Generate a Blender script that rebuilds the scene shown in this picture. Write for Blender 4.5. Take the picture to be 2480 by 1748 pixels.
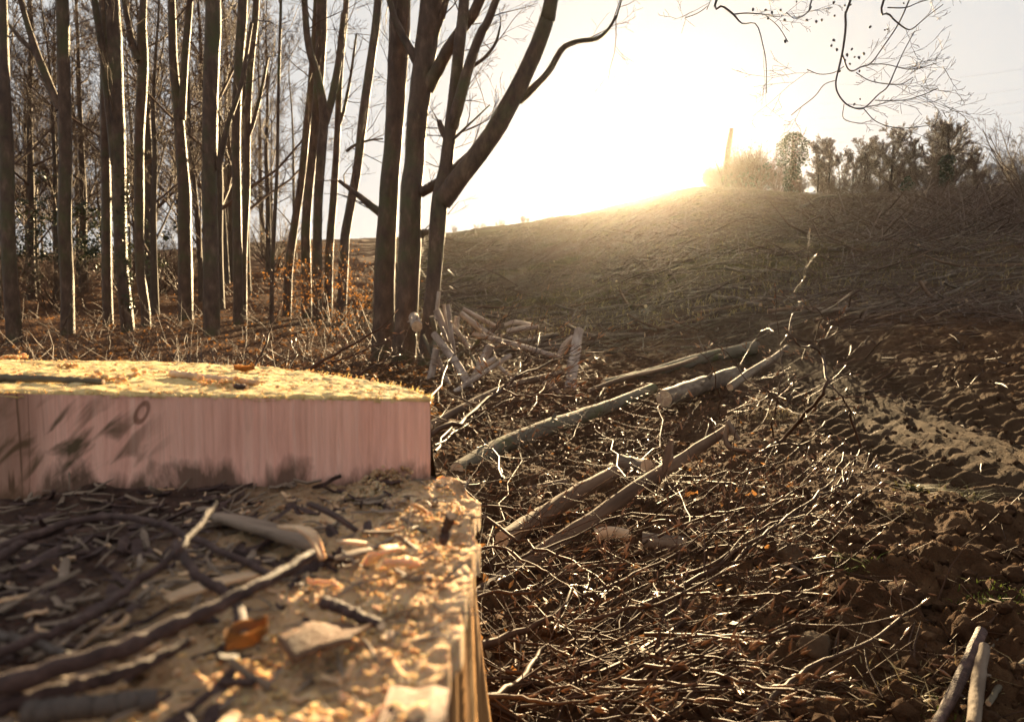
import bpy, math, random
import numpy as np
from mathutils import Vector, Matrix

# ------------------------------------------------------------------ camera, sky, sun, exposure
scene = bpy.context.scene
for o in list(bpy.data.objects):
    bpy.data.objects.remove(o)
COL = scene.collection
H = 0.62                       # lens height above the mud beside the stump
PITCH = math.radians(3.0)
cam = bpy.data.cameras.new("camera")
cam_ob = bpy.data.objects.new("camera", cam)
COL.objects.link(cam_ob)
cam_ob.location = (0, 0, H)
cam_ob.rotation_euler = (math.radians(90) - PITCH, 0, 0)
cam.sensor_width = 36.0
cam.lens = 18.0 / (1148.0 / 1523.0)
cam.clip_start = 0.02
cam.clip_end = 5000
cam.dof.use_dof = True
cam.dof.focus_distance = 2.1
cam.dof.aperture_fstop = 6.3
scene.camera = cam_ob

SUN_AZ = math.radians(10.9)
SUN_EL = math.radians(11.9)
world = bpy.data.worlds.new("World")
scene.world = world
world.use_nodes = True
wn, wl = world.node_tree.nodes, world.node_tree.links
wn.clear()
w_out = wn.new("ShaderNodeOutputWorld")
w_bg = wn.new("ShaderNodeBackground")
w_sky = wn.new("ShaderNodeTexSky")
w_sky.sky_type = 'NISHITA'
w_sky.sun_disc = False
w_sky.sun_elevation = SUN_EL
w_sky.sun_rotation = SUN_AZ
w_sky.dust_density = 2.0
w_sky.air_density = 1.0
w_veil = wn.new("ShaderNodeMix"); w_veil.data_type = 'RGBA'
w_veil.inputs[0].default_value = 0.64          # thin high haze over the blue, warm tint added for the fill light
w_veil.inputs[7].default_value = (3.0, 2.70, 2.38, 1)
w_cap = wn.new("ShaderNodeMix"); w_cap.data_type = 'RGBA'; w_cap.blend_type = 'DARKEN'
w_cap.inputs[0].default_value = 1.0
w_cap.inputs[7].default_value = (2.48, 2.48, 2.48, 1)
wl.new(w_sky.outputs[0], w_veil.inputs[6])
wl.new(w_veil.outputs[2], w_cap.inputs[6])
wl.new(w_cap.outputs[2], w_bg.inputs[0])
w_bg.inputs[1].default_value = 0.05
wl.new(w_bg.outputs[0], w_out.inputs[0])

sun = bpy.data.lights.new("sun", 'SUN')
sun.energy = 5.0
sun.angle = math.radians(0.6)
sun.color = (1.0, 0.73, 0.40)
sun_ob = bpy.data.objects.new("sun", sun)
COL.objects.link(sun_ob)
SDIR = Vector((math.sin(SUN_AZ) * math.cos(SUN_EL), math.cos(SUN_AZ) * math.cos(SUN_EL), math.sin(SUN_EL)))
sun_ob.rotation_euler = SDIR.to_track_quat('Z', 'Y').to_euler()
sun_ob.location = SDIR * 50

scene.view_settings.view_transform = 'Standard'
scene.view_settings.look = 'None'
scene.view_settings.exposure = 2.55
scene.view_settings.gamma = 1.0
scene.view_settings.use_curve_mapping = False
scene.render.engine = 'CYCLES'
scene.cycles.use_denoising = True
scene.cycles.max_bounces = 6
scene.cycles.volume_bounces = 1
scene.cycles.transparent_max_bounces = 8
scene.cycles.sample_clamp_indirect = 4.0

# ------------------------------------------------------------------ helpers
rng = np.random.default_rng(7)
random.seed(7)
CP, SP = math.cos(PITCH), math.sin(PITCH)
CROPS = {0: (0, 0, 1 / 1.0801), 1: (0, 0, 1.7984), 2: (560, 0, 1.7976), 3: (1640, 0, 2.6095), 4: (960, 560, 2.251),
         5: (1640, 480, 2.6095), 6: (1040, 1000, 2.1625), 7: (1700, 1000, 2.1628), 8: (0, 820, 1.7433),
         9: (0, 840, 3.595), 10: (500, 1150, 2.7059), 11: (1000, 700, 4.494), 12: (320, 640, 3.1027), 13: (1960, 440, 4.4154)}
FT = 1645.0
def ray(k, u, v):
    ox, oy, s = CROPS[k]
    X = (ox + u / s - 1240.0) / FT
    Z = (874.0 - (oy + v / s)) / FT
    return np.array((X, CP + Z * SP, -SP + Z * CP))
CAM = np.array((0.0, 0.0, H))
def at(k, u, v, Y):
    d = ray(k, u, v)
    return CAM + d * (Y / d[1])
def size(k, w, Y):
    return w / CROPS[k][2] / FT * Y

_perm = np.random.default_rng(3).permutation(256)
_perm = np.concatenate([_perm, _perm, _perm])
_g = np.linspace(0, 2 * np.pi, 16, endpoint=False)
_gx, _gy = np.cos(_g), np.sin(_g)
def perlin(x, y):
    x = np.asarray(x, float); y = np.asarray(y, float)
    xi = np.floor(x).astype(int); yi = np.floor(y).astype(int)
    xf = x - xi; yf = y - yi
    u = xf * xf * xf * (xf * (xf * 6 - 15) + 10); v = yf * yf * yf * (yf * (yf * 6 - 15) + 10)
    def gr(ix, iy, dx, dy):
        h = _perm[_perm[ix & 255] + (iy & 255)] & 15
        return _gx[h] * dx + _gy[h] * dy
    a = gr(xi, yi, xf, yf); b = gr(xi + 1, yi, xf - 1, yf)
    c = gr(xi, yi + 1, xf, yf - 1); d = gr(xi + 1, yi + 1, xf - 1, yf - 1)
    return (a + (b - a) * u) * (1 - v) + (c + (d - c) * u) * v
def fbm(x, y, o=4, g=0.5):
    s = 0; a = 1.0; f = 1.0
    for i in range(o):
        s = s + a * perlin(x * f + 17.3 * i, y * f - 9.1 * i); a *= g; f *= 2.03
    return s
def sst(a, b, x):
    t = np.clip((x - a) / (b - a), 0, 1)
    return t * t * (3 - 2 * t)

# ---- terrain: flat mud by the stump, a track, then a long felled slope up to a crest
_cx = np.array([-400, 0, 300, 560, 850, 1000, 1100, 1200, 1300, 1400, 1500, 1580, 1700, 1800, 1900, 2050, 2296, 2700]) - 1148.0
_cy = 729 - np.array([575, 572, 568, 545, 535, 524, 512, 497, 482, 458, 434, 418, 428, 438, 440, 430, 416, 410])
_cd = np.array([95, 95, 95, 95, 95, 95, 95, 95, 95, 95, 92, 88, 80, 76, 72, 66, 60, 58.0])
_dx = np.linspace(-1548, 1552, 621)
_kn = np.exp(-(np.arange(-30, 31) / 10.0) ** 2); _kn /= _kn.sum()
_cy = np.convolve(np.pad(np.interp(_dx, _cx, _cy), 30, mode='edge'), _kn, mode='valid')
_cd = np.convolve(np.pad(np.interp(_dx, _cx, _cd), 30, mode='edge'), _kn, mode='valid')
_cx = _dx
def masks(x, y):
    """soil, litter, grass, track weights"""
    y = np.asarray(y, float); x = np.asarray(x, float)
    w1 = fbm(x * 0.35, y * 0.35, 3)
    left = sst(-0.6, -2.2, x + 0.16 * (y - 3) + 1.2 * w1) * sst(2.5, 4.5, y)
    hill = sst(13, 20, y + 2.5 * w1)
    grass = hill * 0.6 * sst(-0.1, 0.45, fbm(x * 0.11 + 5, y * 0.11, 3) + 0.1)
    tc = 2.35 + 0.10 * (y - 3.0) + 0.055 * np.maximum(y - 3.0, 0) ** 1.2
    track = np.exp(-((x - tc) / 0.75) ** 2) * sst(1.6, 2.6, y) * (1 - sst(15, 23, y))
    cross = np.exp(-((y - 15.5 - 0.10 * x) / 1.6) ** 2) * sst(-9, -3, x)
    return left, hill, grass, np.clip(track + cross, 0, 1), tc
def hbase(x, y):
    x = np.asarray(x, float); y = np.asarray(y, float)
    yy = np.maximum(y, 0.5)
    u = np.clip(x / yy, -1.0, 1.05) * 1523.0
    zc = H + np.interp(u, _cx, _cd) * np.interp(u, _cx, _cy) / 1523.0
    yc = np.interp(u, _cx, _cd)
    pre = 0.55 * sst(6, 17, y + 1.0 * np.clip(x, 0, 4))
    y0 = 10.0 - 3.0 * sst(0.5, 6.0, x)
    t = (y - y0) / (yc - y0)
    a = 0.14
    s = np.where(t < 0, 0, np.where(t < a, t * t / (2 * a), np.where(t < 1, t - a / 2, 1 - a / 2 + 0 * t))) / (1 - a / 2)
    z = pre + (zc - pre) * s
    over = np.maximum(t - 1, 0)
    z = z - np.minimum(over, 1.0) * 0.9
    # right bank and heaps of churned soil near the lens
    z = z + 0.05 * np.exp(-((x - 1.55) / 0.55) ** 2 - ((y - 1.75) / 0.7) ** 2)
    z = z + 0.06 * np.exp(-((x - 0.75) / 0.35) ** 2 - ((y - 2.5) / 0.5) ** 2)
    z = z - 0.17 * np.exp(-((x - 0.5) / 1.1) ** 2 - ((y - 4.6) / 1.9) ** 2)
    z = z - 0.09 * np.exp(-((x - 0.25) / 0.5) ** 2 - ((y - 2.0) / 1.0) ** 2)
    z = z + 0.30 * sst(2.6, 5.0, x) * (1 - sst(9, 14, y))
    return z
def hfull(x, y, fine=True):
    z = hbase(x, y)
    left, hill, grass, track, tc = masks(x, y)
    near = 1 - 0.75 * sst(9, 20, y) - 0.25 * sst(20, 40, y)
    z = z + 0.05 * fbm(x * 0.8, y * 0.8, 3) + hill * (0.28 * fbm(x * 0.16, y * 0.16 + 3, 3) + 0.10 * fbm(x * 0.7, y * 0.7, 3))
    if fine:
        soil = (1 - left) * (1 - 0.85 * track) * near
        wx = x + 0.06 * perlin(x * 6, y * 6); wy = y + 0.06 * perlin(x * 6 + 40, y * 6)
        cl0 = np.abs(perlin(wx * 2.3 + 4, wy * 2.3)); cl = np.abs(perlin(wx * 5.2, wy * 5.2)); cl2 = np.abs(perlin(wx * 12.5 + 9, wy * 12.5)); cl3 = np.abs(perlin(wx * 27 + 3, wy * 27)); 
        z = z + soil * ((0.5 + 1.1 * np.clip(fbm(x * 1.7, y * 1.7, 2) + 0.25, 0, 1)) * (0.09 * (cl0 - 0.25) + 0.11 * (cl - 0.25) + 0.060 * (cl2 - 0.25) + 0.030 * (cl3 - 0.25)) + 0.008 * fbm(x * 55, y * 55, 2))
        z = z + left * (0.02 * fbm(x * 9, y * 9, 3) + 0.010 * np.abs(perlin(x * 30, y * 30)))
        # tyre ruts with tread bars along the track
        d = x - tc
        rm = np.exp(-((d - 0.48) / 0.17) ** 2) + np.exp(-((d + 0.48) / 0.17) ** 2)
        ruts = -0.13 * rm + 0.035 * rm * np.sin(y * 34 + 30 * np.abs(np.abs(d) - 0.48)) + 0.018 * np.sin(d * 46 + 2.5 * perlin(x * 1.5, y * 1.5)) 
        z = z + np.clip(track, 0, 1) * near * (ruts + 0.014 * fbm(d * 22, y * 6, 3))
    return z
def ground_z(x, y):
    return float(hfull(np.array([x]), np.array([y]))[0])
def gnd(k, u, v, lift=0.0):
    """where the sight line through that spot of the view meets the terrain (lift: fraction of the way back towards the lens)"""
    d = ray(k, u, v)
    ts = np.geomspace(0.6, 160, 900)
    P = CAM[None] + d[None] * ts[:, None]
    below = P[:, 2] < hfull(P[:, 0], P[:, 1], False)
    i = int(np.argmax(below)) if below.any() else len(ts) - 1
    t = ts[i] * (1 - lift)
    return CAM + d * t

# ---- mesh building
def link(name, me, mat=None, parent=None, origin=None):
    o = bpy.data.objects.new(name, me)
    COL.objects.link(o)
    if mat is not None and not me.materials:
        me.materials.append(mat)
    if parent is not None:
        o.parent = parent
    elif origin is not None:
        o.location = origin
    return o
def mesh(name, V, F, smooth=True):
    """V (n,3); F list of (m,3|4) index arrays"""
    V = np.ascontiguousarray(V, dtype=np.float32)
    if not isinstance(F, (list, tuple)):
        F = [F]
    F = [np.asarray(f, dtype=np.int32) for f in F if len(f)]
    me = bpy.data.meshes.new(name)
    me.vertices.add(len(V)); me.vertices.foreach_set("co", V.ravel())
    loops = np.concatenate([f.ravel() for f in F])
    tot = np.concatenate([np.full(len(f), f.shape[1], np.int32) for f in F])
    st = np.concatenate([[0], np.cumsum(tot)[:-1]]).astype(np.int32)
    me.loops.add(len(loops)); me.loops.foreach_set("vertex_index", loops)
    me.polygons.add(len(tot)); me.polygons.foreach_set("loop_start", st); me.polygons.foreach_set("loop_total", tot)
    me.polygons.foreach_set("use_smooth", np.full(len(tot), smooth, bool))
    me.update(calc_edges=True)
    me.validate()
    return me
def merge(parts):
    Vs, Fs, n = [], {}, 0
    for V, FL in parts:
        for f in FL:
            if len(f):
                Fs.setdefault(f.shape[1], []).append(np.asarray(f) + n)
        Vs.append(V); n += len(V)
    return np.concatenate(Vs), [np.concatenate(f) for f in Fs.values()]
def norm(a):
    return a / np.maximum(np.linalg.norm(a, axis=-1, keepdims=True), 1e-12)
def tubes(P, R, sides=6, lump=0.0, cap=False):
    """P (T,n,3) R (T,n) -> V, [quads(, caps)]"""
    P = np.asarray(P, float); R = np.asarray(R, float)
    T, n, _ = P.shape
    tan = norm(np.gradient(P, axis=1))
    ov = norm(P[:, -1] - P[:, 0])
    ref = np.where((np.abs(ov[:, 2]) < 0.75)[:, None], np.array([[0, 0, 1.0]]), np.array([[1.0, 0.2, 0]]))
    n1 = norm(np.cross(tan, ref[:, None, :])); n2 = np.cross(tan, n1)
    a = np.arange(sides) / sides * 2 * np.pi
    rr = np.repeat(R[:, :, None], sides, 2)
    if lump:
        t = np.arange(n)[None, :, None] * 0.37 + np.arange(T)[:, None, None] * 5.7
        rr = rr * (1 + lump * perlin(np.cos(a)[None, None] * 1.4 + t, np.sin(a)[None, None] * 1.4 + t * 0.7))
    V = P[:, :, None] + rr[..., None] * (np.cos(a)[:, None] * n1[:, :, None] + np.sin(a)[:, None] * n2[:, :, None])
    idx = np.arange(T * n * sides).reshape(T, n, sides)
    nx = np.roll(idx, -1, 2)
    Q = np.stack([idx[:, :-1], nx[:, :-1], nx[:, 1:], idx[:, 1:]], -1).reshape(-1, 4)
    V = V.reshape(-1, 3)
    fl = [Q]
    if cap:
        c0 = len(V) + np.arange(T) * 2
        V = np.concatenate([V, np.stack([P[:, 0], P[:, -1]], 1).reshape(-1, 3)])
        tr = []
        for e, rw in ((0, 0), (1, n - 1)):
            A = idx[:, rw]; B = nx[:, rw]; C = np.repeat((c0 + e)[:, None], sides, 1)
            tr.append((np.stack([B, A, C], -1) if e == 0 else np.stack([A, B, C], -1)).reshape(-1, 3))
        fl.append(np.concatenate(tr))
    return V, fl
class Bag:
    """collects tubes, then builds them all in a few array operations"""
    def __init__(self): self.d = {}
    def add(self, pts, rad, sides=4):
        pts = np.asarray(pts, float)
        self.d.setdefault((len(pts), sides), []).append((pts, np.asarray(rad, float)))
    def build(self, origin=None):
        parts = []
        for (n, s), L in self.d.items():
            parts.append(tubes(np.stack([p for p, _ in L]), np.stack([r for _, r in L]), s))
        V, F = merge(parts)
        if origin is not None: V = V - np.asarray(origin)[None]
        return V, F
    def __bool__(self): return bool(self.d)
def smoothpath(pts, n):
    """Catmull-Rom through pts (m,k) resampled to n points"""
    p = np.asarray(pts, float)
    if len(p) == 2:
        t = np.linspace(0, 1, n)[:, None]
        return p[0] * (1 - t) + p[1] * t
    q = np.concatenate([[2 * p[0] - p[1]], p, [2 * p[-1] - p[-2]]])
    t = np.linspace(0, len(p) - 1 - 1e-6, n)
    i = t.astype(int); f = (t - i)[:, None]
    a, b, c, d = q[i], q[i + 1], q[i + 2], q[i + 3]
    return 0.5 * (2 * b + (c - a) * f + (2 * a - 5 * b + 4 * c - d) * f ** 2 + (3 * b - a - 3 * c + d) * f ** 3)
def tag(o, label=None, cat=None, group=None, kind=None):
    for k, v in (("label", label), ("category", cat), ("group", group), ("kind", kind)):
        if v: o[k] = v
    return o
def empty(name, loc):
    o = bpy.data.objects.new(name, None)
    o.empty_display_size = 0.05
    COL.objects.link(o)
    o.location = Vector([float(c) for c in loc])
    return o
def copy_tree(o, parent=None):
    c = o.copy(); COL.objects.link(c); c.parent = parent
    for ch in o.children: copy_tree(ch, c)
    return c
def part(name, VF, mat, parent, origin, smooth=True):
    V, F = VF
    return link(name, mesh(name, V - np.asarray(origin)[None], F, smooth), mat, parent)

# ------------------------------------------------------------------ materials
class NT:
    def __init__(self, m):
        m.use_nodes = True
        self.t = m.node_tree; self.n = self.t.nodes; self.l = self.t.links
        self.b = self.n["Principled BSDF"]
    def new(self, ty, **kw):
        x = self.n.new(ty)
        for k, v in kw.items(): setattr(x, k, v)
        return x
    def coord(self, scale=(1, 1, 1), rot=(0, 0, 0), loc=(0, 0, 0)):
        tc = self.new("ShaderNodeTexCoord"); mp = self.new("ShaderNodeMapping")
        mp.inputs["Scale"].default_value = scale; mp.inputs["Rotation"].default_value = rot; mp.inputs["Location"].default_value = loc
        self.l.new(tc.outputs["Object"], mp.inputs[0])
        return mp.outputs[0]
    def noise(self, vec, scale, detail=5, rough=0.6, dist=0.0):
        x = self.new("ShaderNodeTexNoise")
        x.inputs["Scale"].default_value = scale; x.inputs["Detail"].default_value = detail
        x.inputs["Roughness"].default_value = rough; x.inputs["Distortion"].default_value = dist
        self.l.new(vec, x.inputs["Vector"])
        return x.outputs["Fac"]
    def ramp(self, fac, stops):
        r = self.new("ShaderNodeValToRGB")
        e = r.color_ramp.elements
        while len(e) < len(stops): e.new(0.5)
        for i, (p, c) in enumerate(stops):
            e[i].position = p; e[i].color = (*c, 1)
        self.l.new(fac, r.inputs[0])
        return r.outputs[0]
    def mix(self, fac, a, b, blend='MIX'):
        m = self.new("ShaderNodeMix", data_type='RGBA', blend_type=blend)
        for i, v in ((0, fac), (6, a), (7, b)):
            if isinstance(v, (int, float)): m.inputs[i].default_value = v
            elif isinstance(v, tuple): m.inputs[i].default_value = (*v, 1)
            else: self.l.new(v, m.inputs[i])
        return m.outputs[2]
    def math(self, op, a, b=0.0, c=0.0, clamp=False):
        m = self.new("ShaderNodeMath", operation=op, use_clamp=clamp)
        for i, v in enumerate((a, b, c)):
            if isinstance(v, (int, float)): m.inputs[i].default_value = v
            else: self.l.new(v, m.inputs[i])
        return m.outputs[0]
    def attr(self, name):
        a = self.new("ShaderNodeAttribute"); a.attribute_name = name
        return a.outputs["Fac"]
    def bump(self, fac, strength, dist=0.01):
        b = self.new("ShaderNodeBump")
        b.inputs["Strength"].default_value = strength; b.inputs["Distance"].default_value = dist
        self.l.new(fac, b.inputs["Height"])
        self.l.new(b.outputs[0], self.b.inputs["Normal"])
    def color(self, c): self.l.new(c, self.b.inputs["Base Color"])
    def set(self, rough=0.8, spec=0.3):
        self.b.inputs["Roughness"].default_value = rough
        self.b.inputs["Specular IOR Level"].default_value = spec
def M(name, stops, scale=20, stretch=(1, 1, 1), rough=0.8, spec=0.3, bump=0.4, dist=0.004, bscale=None, tint=None, trans=0.0):
    m = bpy.data.materials.new(name); t = NT(m)
    co = t.coord(stretch)
    f = t.noise(co, scale, 6, 0.62)
    c = t.ramp(f, stops)
    if tint:   # (colour, scale, low, high): patches of another colour
        g = t.noise(t.coord(), tint[1], 4, 0.6)
        mr = t.new("ShaderNodeMapRange"); t.l.new(g, mr.inputs[0]); mr.inputs[1].default_value = tint[2]; mr.inputs[2].default_value = tint[3]
        c = t.mix(mr.outputs[0], c, tint[0])
    t.color(c); t.set(rough, spec)
    if bump: t.bump(t.noise(co, bscale or scale * 2.2, 6, 0.7), bump, dist)
    if trans:
        t.b.inputs["Transmission Weight"].default_value = 0.0
        tr = t.new("ShaderNodeBsdfTranslucent"); t.l.new(c, tr.inputs[0])
        ms = t.new("ShaderNodeMixShader"); ms.inputs[0].default_value = trans
        o = t.n["Material Output"]
        t.l.new(t.b.outputs[0], ms.inputs[1]); t.l.new(tr.outputs[0], ms.inputs[2]); t.l.new(ms.outputs[0], o.inputs[0])
    return m
MAT = {}
MAT['bark'] = M("bark_beech", [(0.3, (0.040, 0.022, 0.014)), (0.55, (0.090, 0.054, 0.034)), (0.75, (0.18, 0.120, 0.080))], 9, (1, 1, 0.40), 0.58, 0.30, 0.9, 0.03, 20, ((0.070, 0.074, 0.026), 1.6, 0.48, 0.68))
MAT['bark_far'] = M("bark_far_wood", [(0.3, (0.042, 0.029, 0.020)), (0.7, (0.095, 0.068, 0.048))], 5, (1, 1, 0.5), 0.8, 0.3, 0.0)
MAT['twig_far'] = M("twigs_far_wood", [(0.3, (0.055, 0.030, 0.018)), (0.7, (0.115, 0.066, 0.038))], 4, (1, 1, 1), 0.7, 0.35, 0.0)
MAT['twig'] = M("twig_brown", [(0.3, (0.036, 0.018, 0.010)), (0.7, (0.078, 0.041, 0.023))], 40, (1, 1, 1), 0.6, 0.14, 0.3, 0.001)
MAT['twig_dark'] = M("twig_dark", [(0.3, (0.030, 0.020, 0.016)), (0.7, (0.070, 0.050, 0.038))], 40, (1, 1, 1), 0.6, 0.4, 0.0)
MAT['stick'] = M("stick_purple_brown", [(0.3, (0.030, 0.016, 0.014)), (0.55, (0.075, 0.042, 0.036)), (0.8, (0.17, 0.11, 0.09))], 70, (1, 1, 1), 0.62, 0.3, 1.0, 0.005, 150)
MAT['bud'] = M("bud_scale", [(0.3, (0.17, 0.075, 0.030)), (0.7, (0.32, 0.17, 0.075))], 90, (1, 1, 1), 0.4, 0.5, 0.0, trans=0.25)
MAT['logbark'] = M("log_bark_pale", [(0.3, (0.065, 0.046, 0.033)), (0.5, (0.13, 0.098, 0.072)), (0.72, (0.24, 0.195, 0.15))], 14, (0.35, 1, 1), 0.8, 0.12, 0.6, 0.008, 30)
MAT['cordwood'] = M("cordwood_bark", [(0.3, (0.15, 0.105, 0.08)), (0.5, (0.28, 0.215, 0.17)), (0.72, (0.44, 0.37, 0.31))], 14, (0.35, 1, 1), 0.8, 0.15, 0.6, 0.008, 30)
MAT['logmoss'] = M("log_bark_mossy", [(0.3, (0.075, 0.062, 0.045)), (0.55, (0.13, 0.11, 0.08)), (0.75, (0.19, 0.16, 0.12))], 10, (0.35, 1, 1), 0.85, 0.10, 0.6, 0.008, 30, ((0.070, 0.080, 0.024), 3.0, 0.50, 0.70))
MAT['logbare'] = M("log_bare_wood", [(0.3, (0.060, 0.036, 0.023)), (0.5, (0.125, 0.078, 0.050)), (0.75, (0.24, 0.165, 0.108))], 16, (0.10, 1, 1), 0.78, 0.15, 0.7, 0.006, 26)
MAT['cutwood'] = M("cut_end_wood", [(0.3, (0.34, 0.22, 0.13)), (0.7, (0.58, 0.43, 0.28))], 30, (1, 1, 1), 0.8, 0.2, 0.5, 0.003)
MAT['chip'] = M("wood_chip", [(0.3, (0.34, 0.21, 0.12)), (0.7, (0.66, 0.47, 0.30))], 60, (0.3, 1, 1), 0.75, 0.25, 0.6, 0.002)
MAT['chipgrey'] = M("weathered_chip", [(0.3, (0.11, 0.078, 0.055)), (0.7, (0.28, 0.21, 0.155))], 50, (0.2, 1, 1), 0.75, 0.3, 0.7, 0.003)
MAT['leafdead'] = M("dead_leaf", [(0.3, (0.16, 0.070, 0.022)), (0.7, (0.36, 0.17, 0.055))], 14, (1, 1, 1), 0.6, 0.3, 0.3, 0.002, trans=0.45)
MAT['leaforange'] = M("dead_leaf_orange", [(0.3, (0.20, 0.080, 0.018)), (0.7, (0.38, 0.17, 0.04))], 8, (1, 1, 1), 0.6, 0.3, 0.0, trans=0.5)
MAT['ivy'] = M("ivy_leaf", [(0.3, (0.020, 0.028, 0.011)), (0.7, (0.060, 0.066, 0.027))], 9, (1, 1, 1), 0.45, 0.4, 0.0, trans=0.12)
MAT['grass'] = M("grass_blades", [(0.3, (0.060, 0.062, 0.020)), (0.55, (0.12, 0.100, 0.038)), (0.75, (0.22, 0.155, 0.075))], 1.3, (1, 1, 1), 0.6, 0.3, 0.0, trans=0.35)
MAT['straw'] = M("dry_grass", [(0.3, (0.16, 0.115, 0.048)), (0.7, (0.34, 0.26, 0.12))], 6, (1, 1, 1), 0.6, 0.3, 0.0, trans=0.35)
MAT['moss'] = M("moss", [(0.3, (0.05, 0.075, 0.014)), (0.7, (0.16, 0.19, 0.04))], 60, (1, 1, 1), 0.9, 0.1, 0.8, 0.006, trans=0.25)
MAT['stone'] = M("clay_stone", [(0.3, (0.055, 0.034, 0.020)), (0.6, (0.10, 0.066, 0.040)), (0.8, (0.15, 0.10, 0.065))], 18, (1, 1, 1), 0.9, 0.08, 0.7, 0.006)
MAT['clod'] = M("soil_clod", [(0.3, (0.027, 0.014, 0.008)), (0.6, (0.068, 0.038, 0.021)), (0.8, (0.125, 0.076, 0.042))], 25, (1, 1, 1), 0.95, 0.03, 0.9, 0.008)
MAT['wire'] = M("wire_grey", [(0.3, (0.12, 0.12, 0.13)), (0.7, (0.16, 0.16, 0.17))], 3, (1, 1, 1), 0.5, 0.5, 0.0)
MAT['field'] = M("field_grass", [(0.3, (0.060, 0.085, 0.020)), (0.7, (0.13, 0.15, 0.04))], 0.6, (1, 1, 1), 0.9, 0.2, 0.5, 0.05)
MAT['sawdust'] = M("sawdust", [(0.3, (0.42, 0.25, 0.11)), (0.55, (0.64, 0.42, 0.21)), (0.8, (0.80, 0.58, 0.34))], 120, (1, 1, 1), 0.95, 0.1, 0.9, 0.004)
def glow(m, w=0.6, scale=0.006):
    b = m.node_tree.nodes["Principled BSDF"]
    b.inputs["Subsurface Weight"].default_value = w; b.inputs["Subsurface Radius"].default_value = (1.0, 0.55, 0.25); b.inputs["Subsurface Scale"].default_value = scale
glow(MAT['sawdust']); glow(MAT['chip'], 0.4, 0.004)
def ground_material():
    m = bpy.data.materials.new("churned_ground"); t = NT(m)
    co = t.coord()
    fine = t.noise(co, 9.0, 8, 0.68); mid = t.noise(co, 2.2, 6, 0.6)
    soil = t.ramp(fine, [(0.28, (0.025, 0.0125, 0.0065)), (0.5, (0.068, 0.036, 0.019)), (0.72, (0.145, 0.083, 0.043))])
    soil = t.mix(t.math('MULTIPLY', mid, 0.5), soil, (0.080, 0.046, 0.025))
    lit = t.ramp(t.noise(co, 14, 7, 0.7), [(0.3, (0.045, 0.024, 0.014)), (0.5, (0.115, 0.058, 0.032)), (0.75, (0.20, 0.105, 0.055))])
    hill = t.ramp(t.noise(co, 1.6, 8, 0.75), [(0.3, (0.028, 0.015, 0.008)), (0.5, (0.064, 0.036, 0.019)), (0.72, (0.125, 0.076, 0.040))])
    grass = t.ramp(t.noise(co, 5, 7, 0.7), [(0.3, (0.045, 0.055, 0.016)), (0.6, (0.10, 0.105, 0.032)), (0.8, (0.17, 0.15, 0.06))])
    trk = t.ramp(t.noise(co, 6, 7, 0.7), [(0.3, (0.036, 0.023, 0.014)), (0.7, (0.085, 0.057, 0.036))])
    c = t.mix(t.attr("hill"), soil, hill)
    c = t.mix(t.math('MULTIPLY', t.attr("grassy"), t.noise(co, 1.3, 6, 0.7)), c, grass)
    c = t.mix(t.attr("litter"), c, lit)
    c = t.mix(t.attr("track"), c, trk)
    t.color(c); t.set(0.95, 0.03)
    t.bump(t.math('ADD', t.noise(co, 34, 7, 0.72), t.math('MULTIPLY', t.noise(co, 150, 3, 0.7), 0.4)), 0.9, 0.018)
    return m
MAT['ground'] = ground_material()

# ------------------------------------------------------------------ ground sheet (polar grid, fine where the photograph looks)
def build_ground():
    A = np.radians(np.concatenate([np.linspace(-180, -48, 40, endpoint=False), np.linspace(-48, -4, 260, endpoint=False), np.linspace(-4, 43, 620, endpoint=False), np.linspace(43, 180, 40, endpoint=False)]))
    R = np.concatenate([[0.25, 0.45], np.geomspace(0.75, 9, 520, endpoint=False), np.geomspace(9, 130, 210, endpoint=False), np.geomspace(130, 400, 14)])
    X = R[:, None] * np.sin(A)[None]; Yg = R[:, None] * np.cos(A)[None]
    x, y = X.ravel(), Yg.ravel()
    z = hfull(x, y)
    left, hill, grass, track, tc = masks(x, y)
    V = np.stack([x, y, z], 1)
    idx = np.arange(len(V)).reshape(len(R), len(A)); nx = np.roll(idx, -1, 1)
    Q = np.stack([idx[:-1], nx[:-1], nx[1:], idx[1:]], -1).reshape(-1, 4)
    c = len(V)
    V = np.concatenate([V, [[0, 0, float(z[:len(A)].mean())]]])
    T = np.stack([idx[0], nx[0], np.full(len(A), c)], -1)[:, ::-1]
    me = mesh("ground", V, [Q, T])
    for nm, a in (("litter", left), ("hill", hill), ("grassy", grass), ("track", track)):
        at_ = me.attributes.new(nm, 'FLOAT', 'POINT')
        at_.data.foreach_set("value", np.append(a, 0).astype(np.float32))
    o = link("ground", me, MAT['ground'])
    o["kind"] = "structure"
build_ground()

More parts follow.
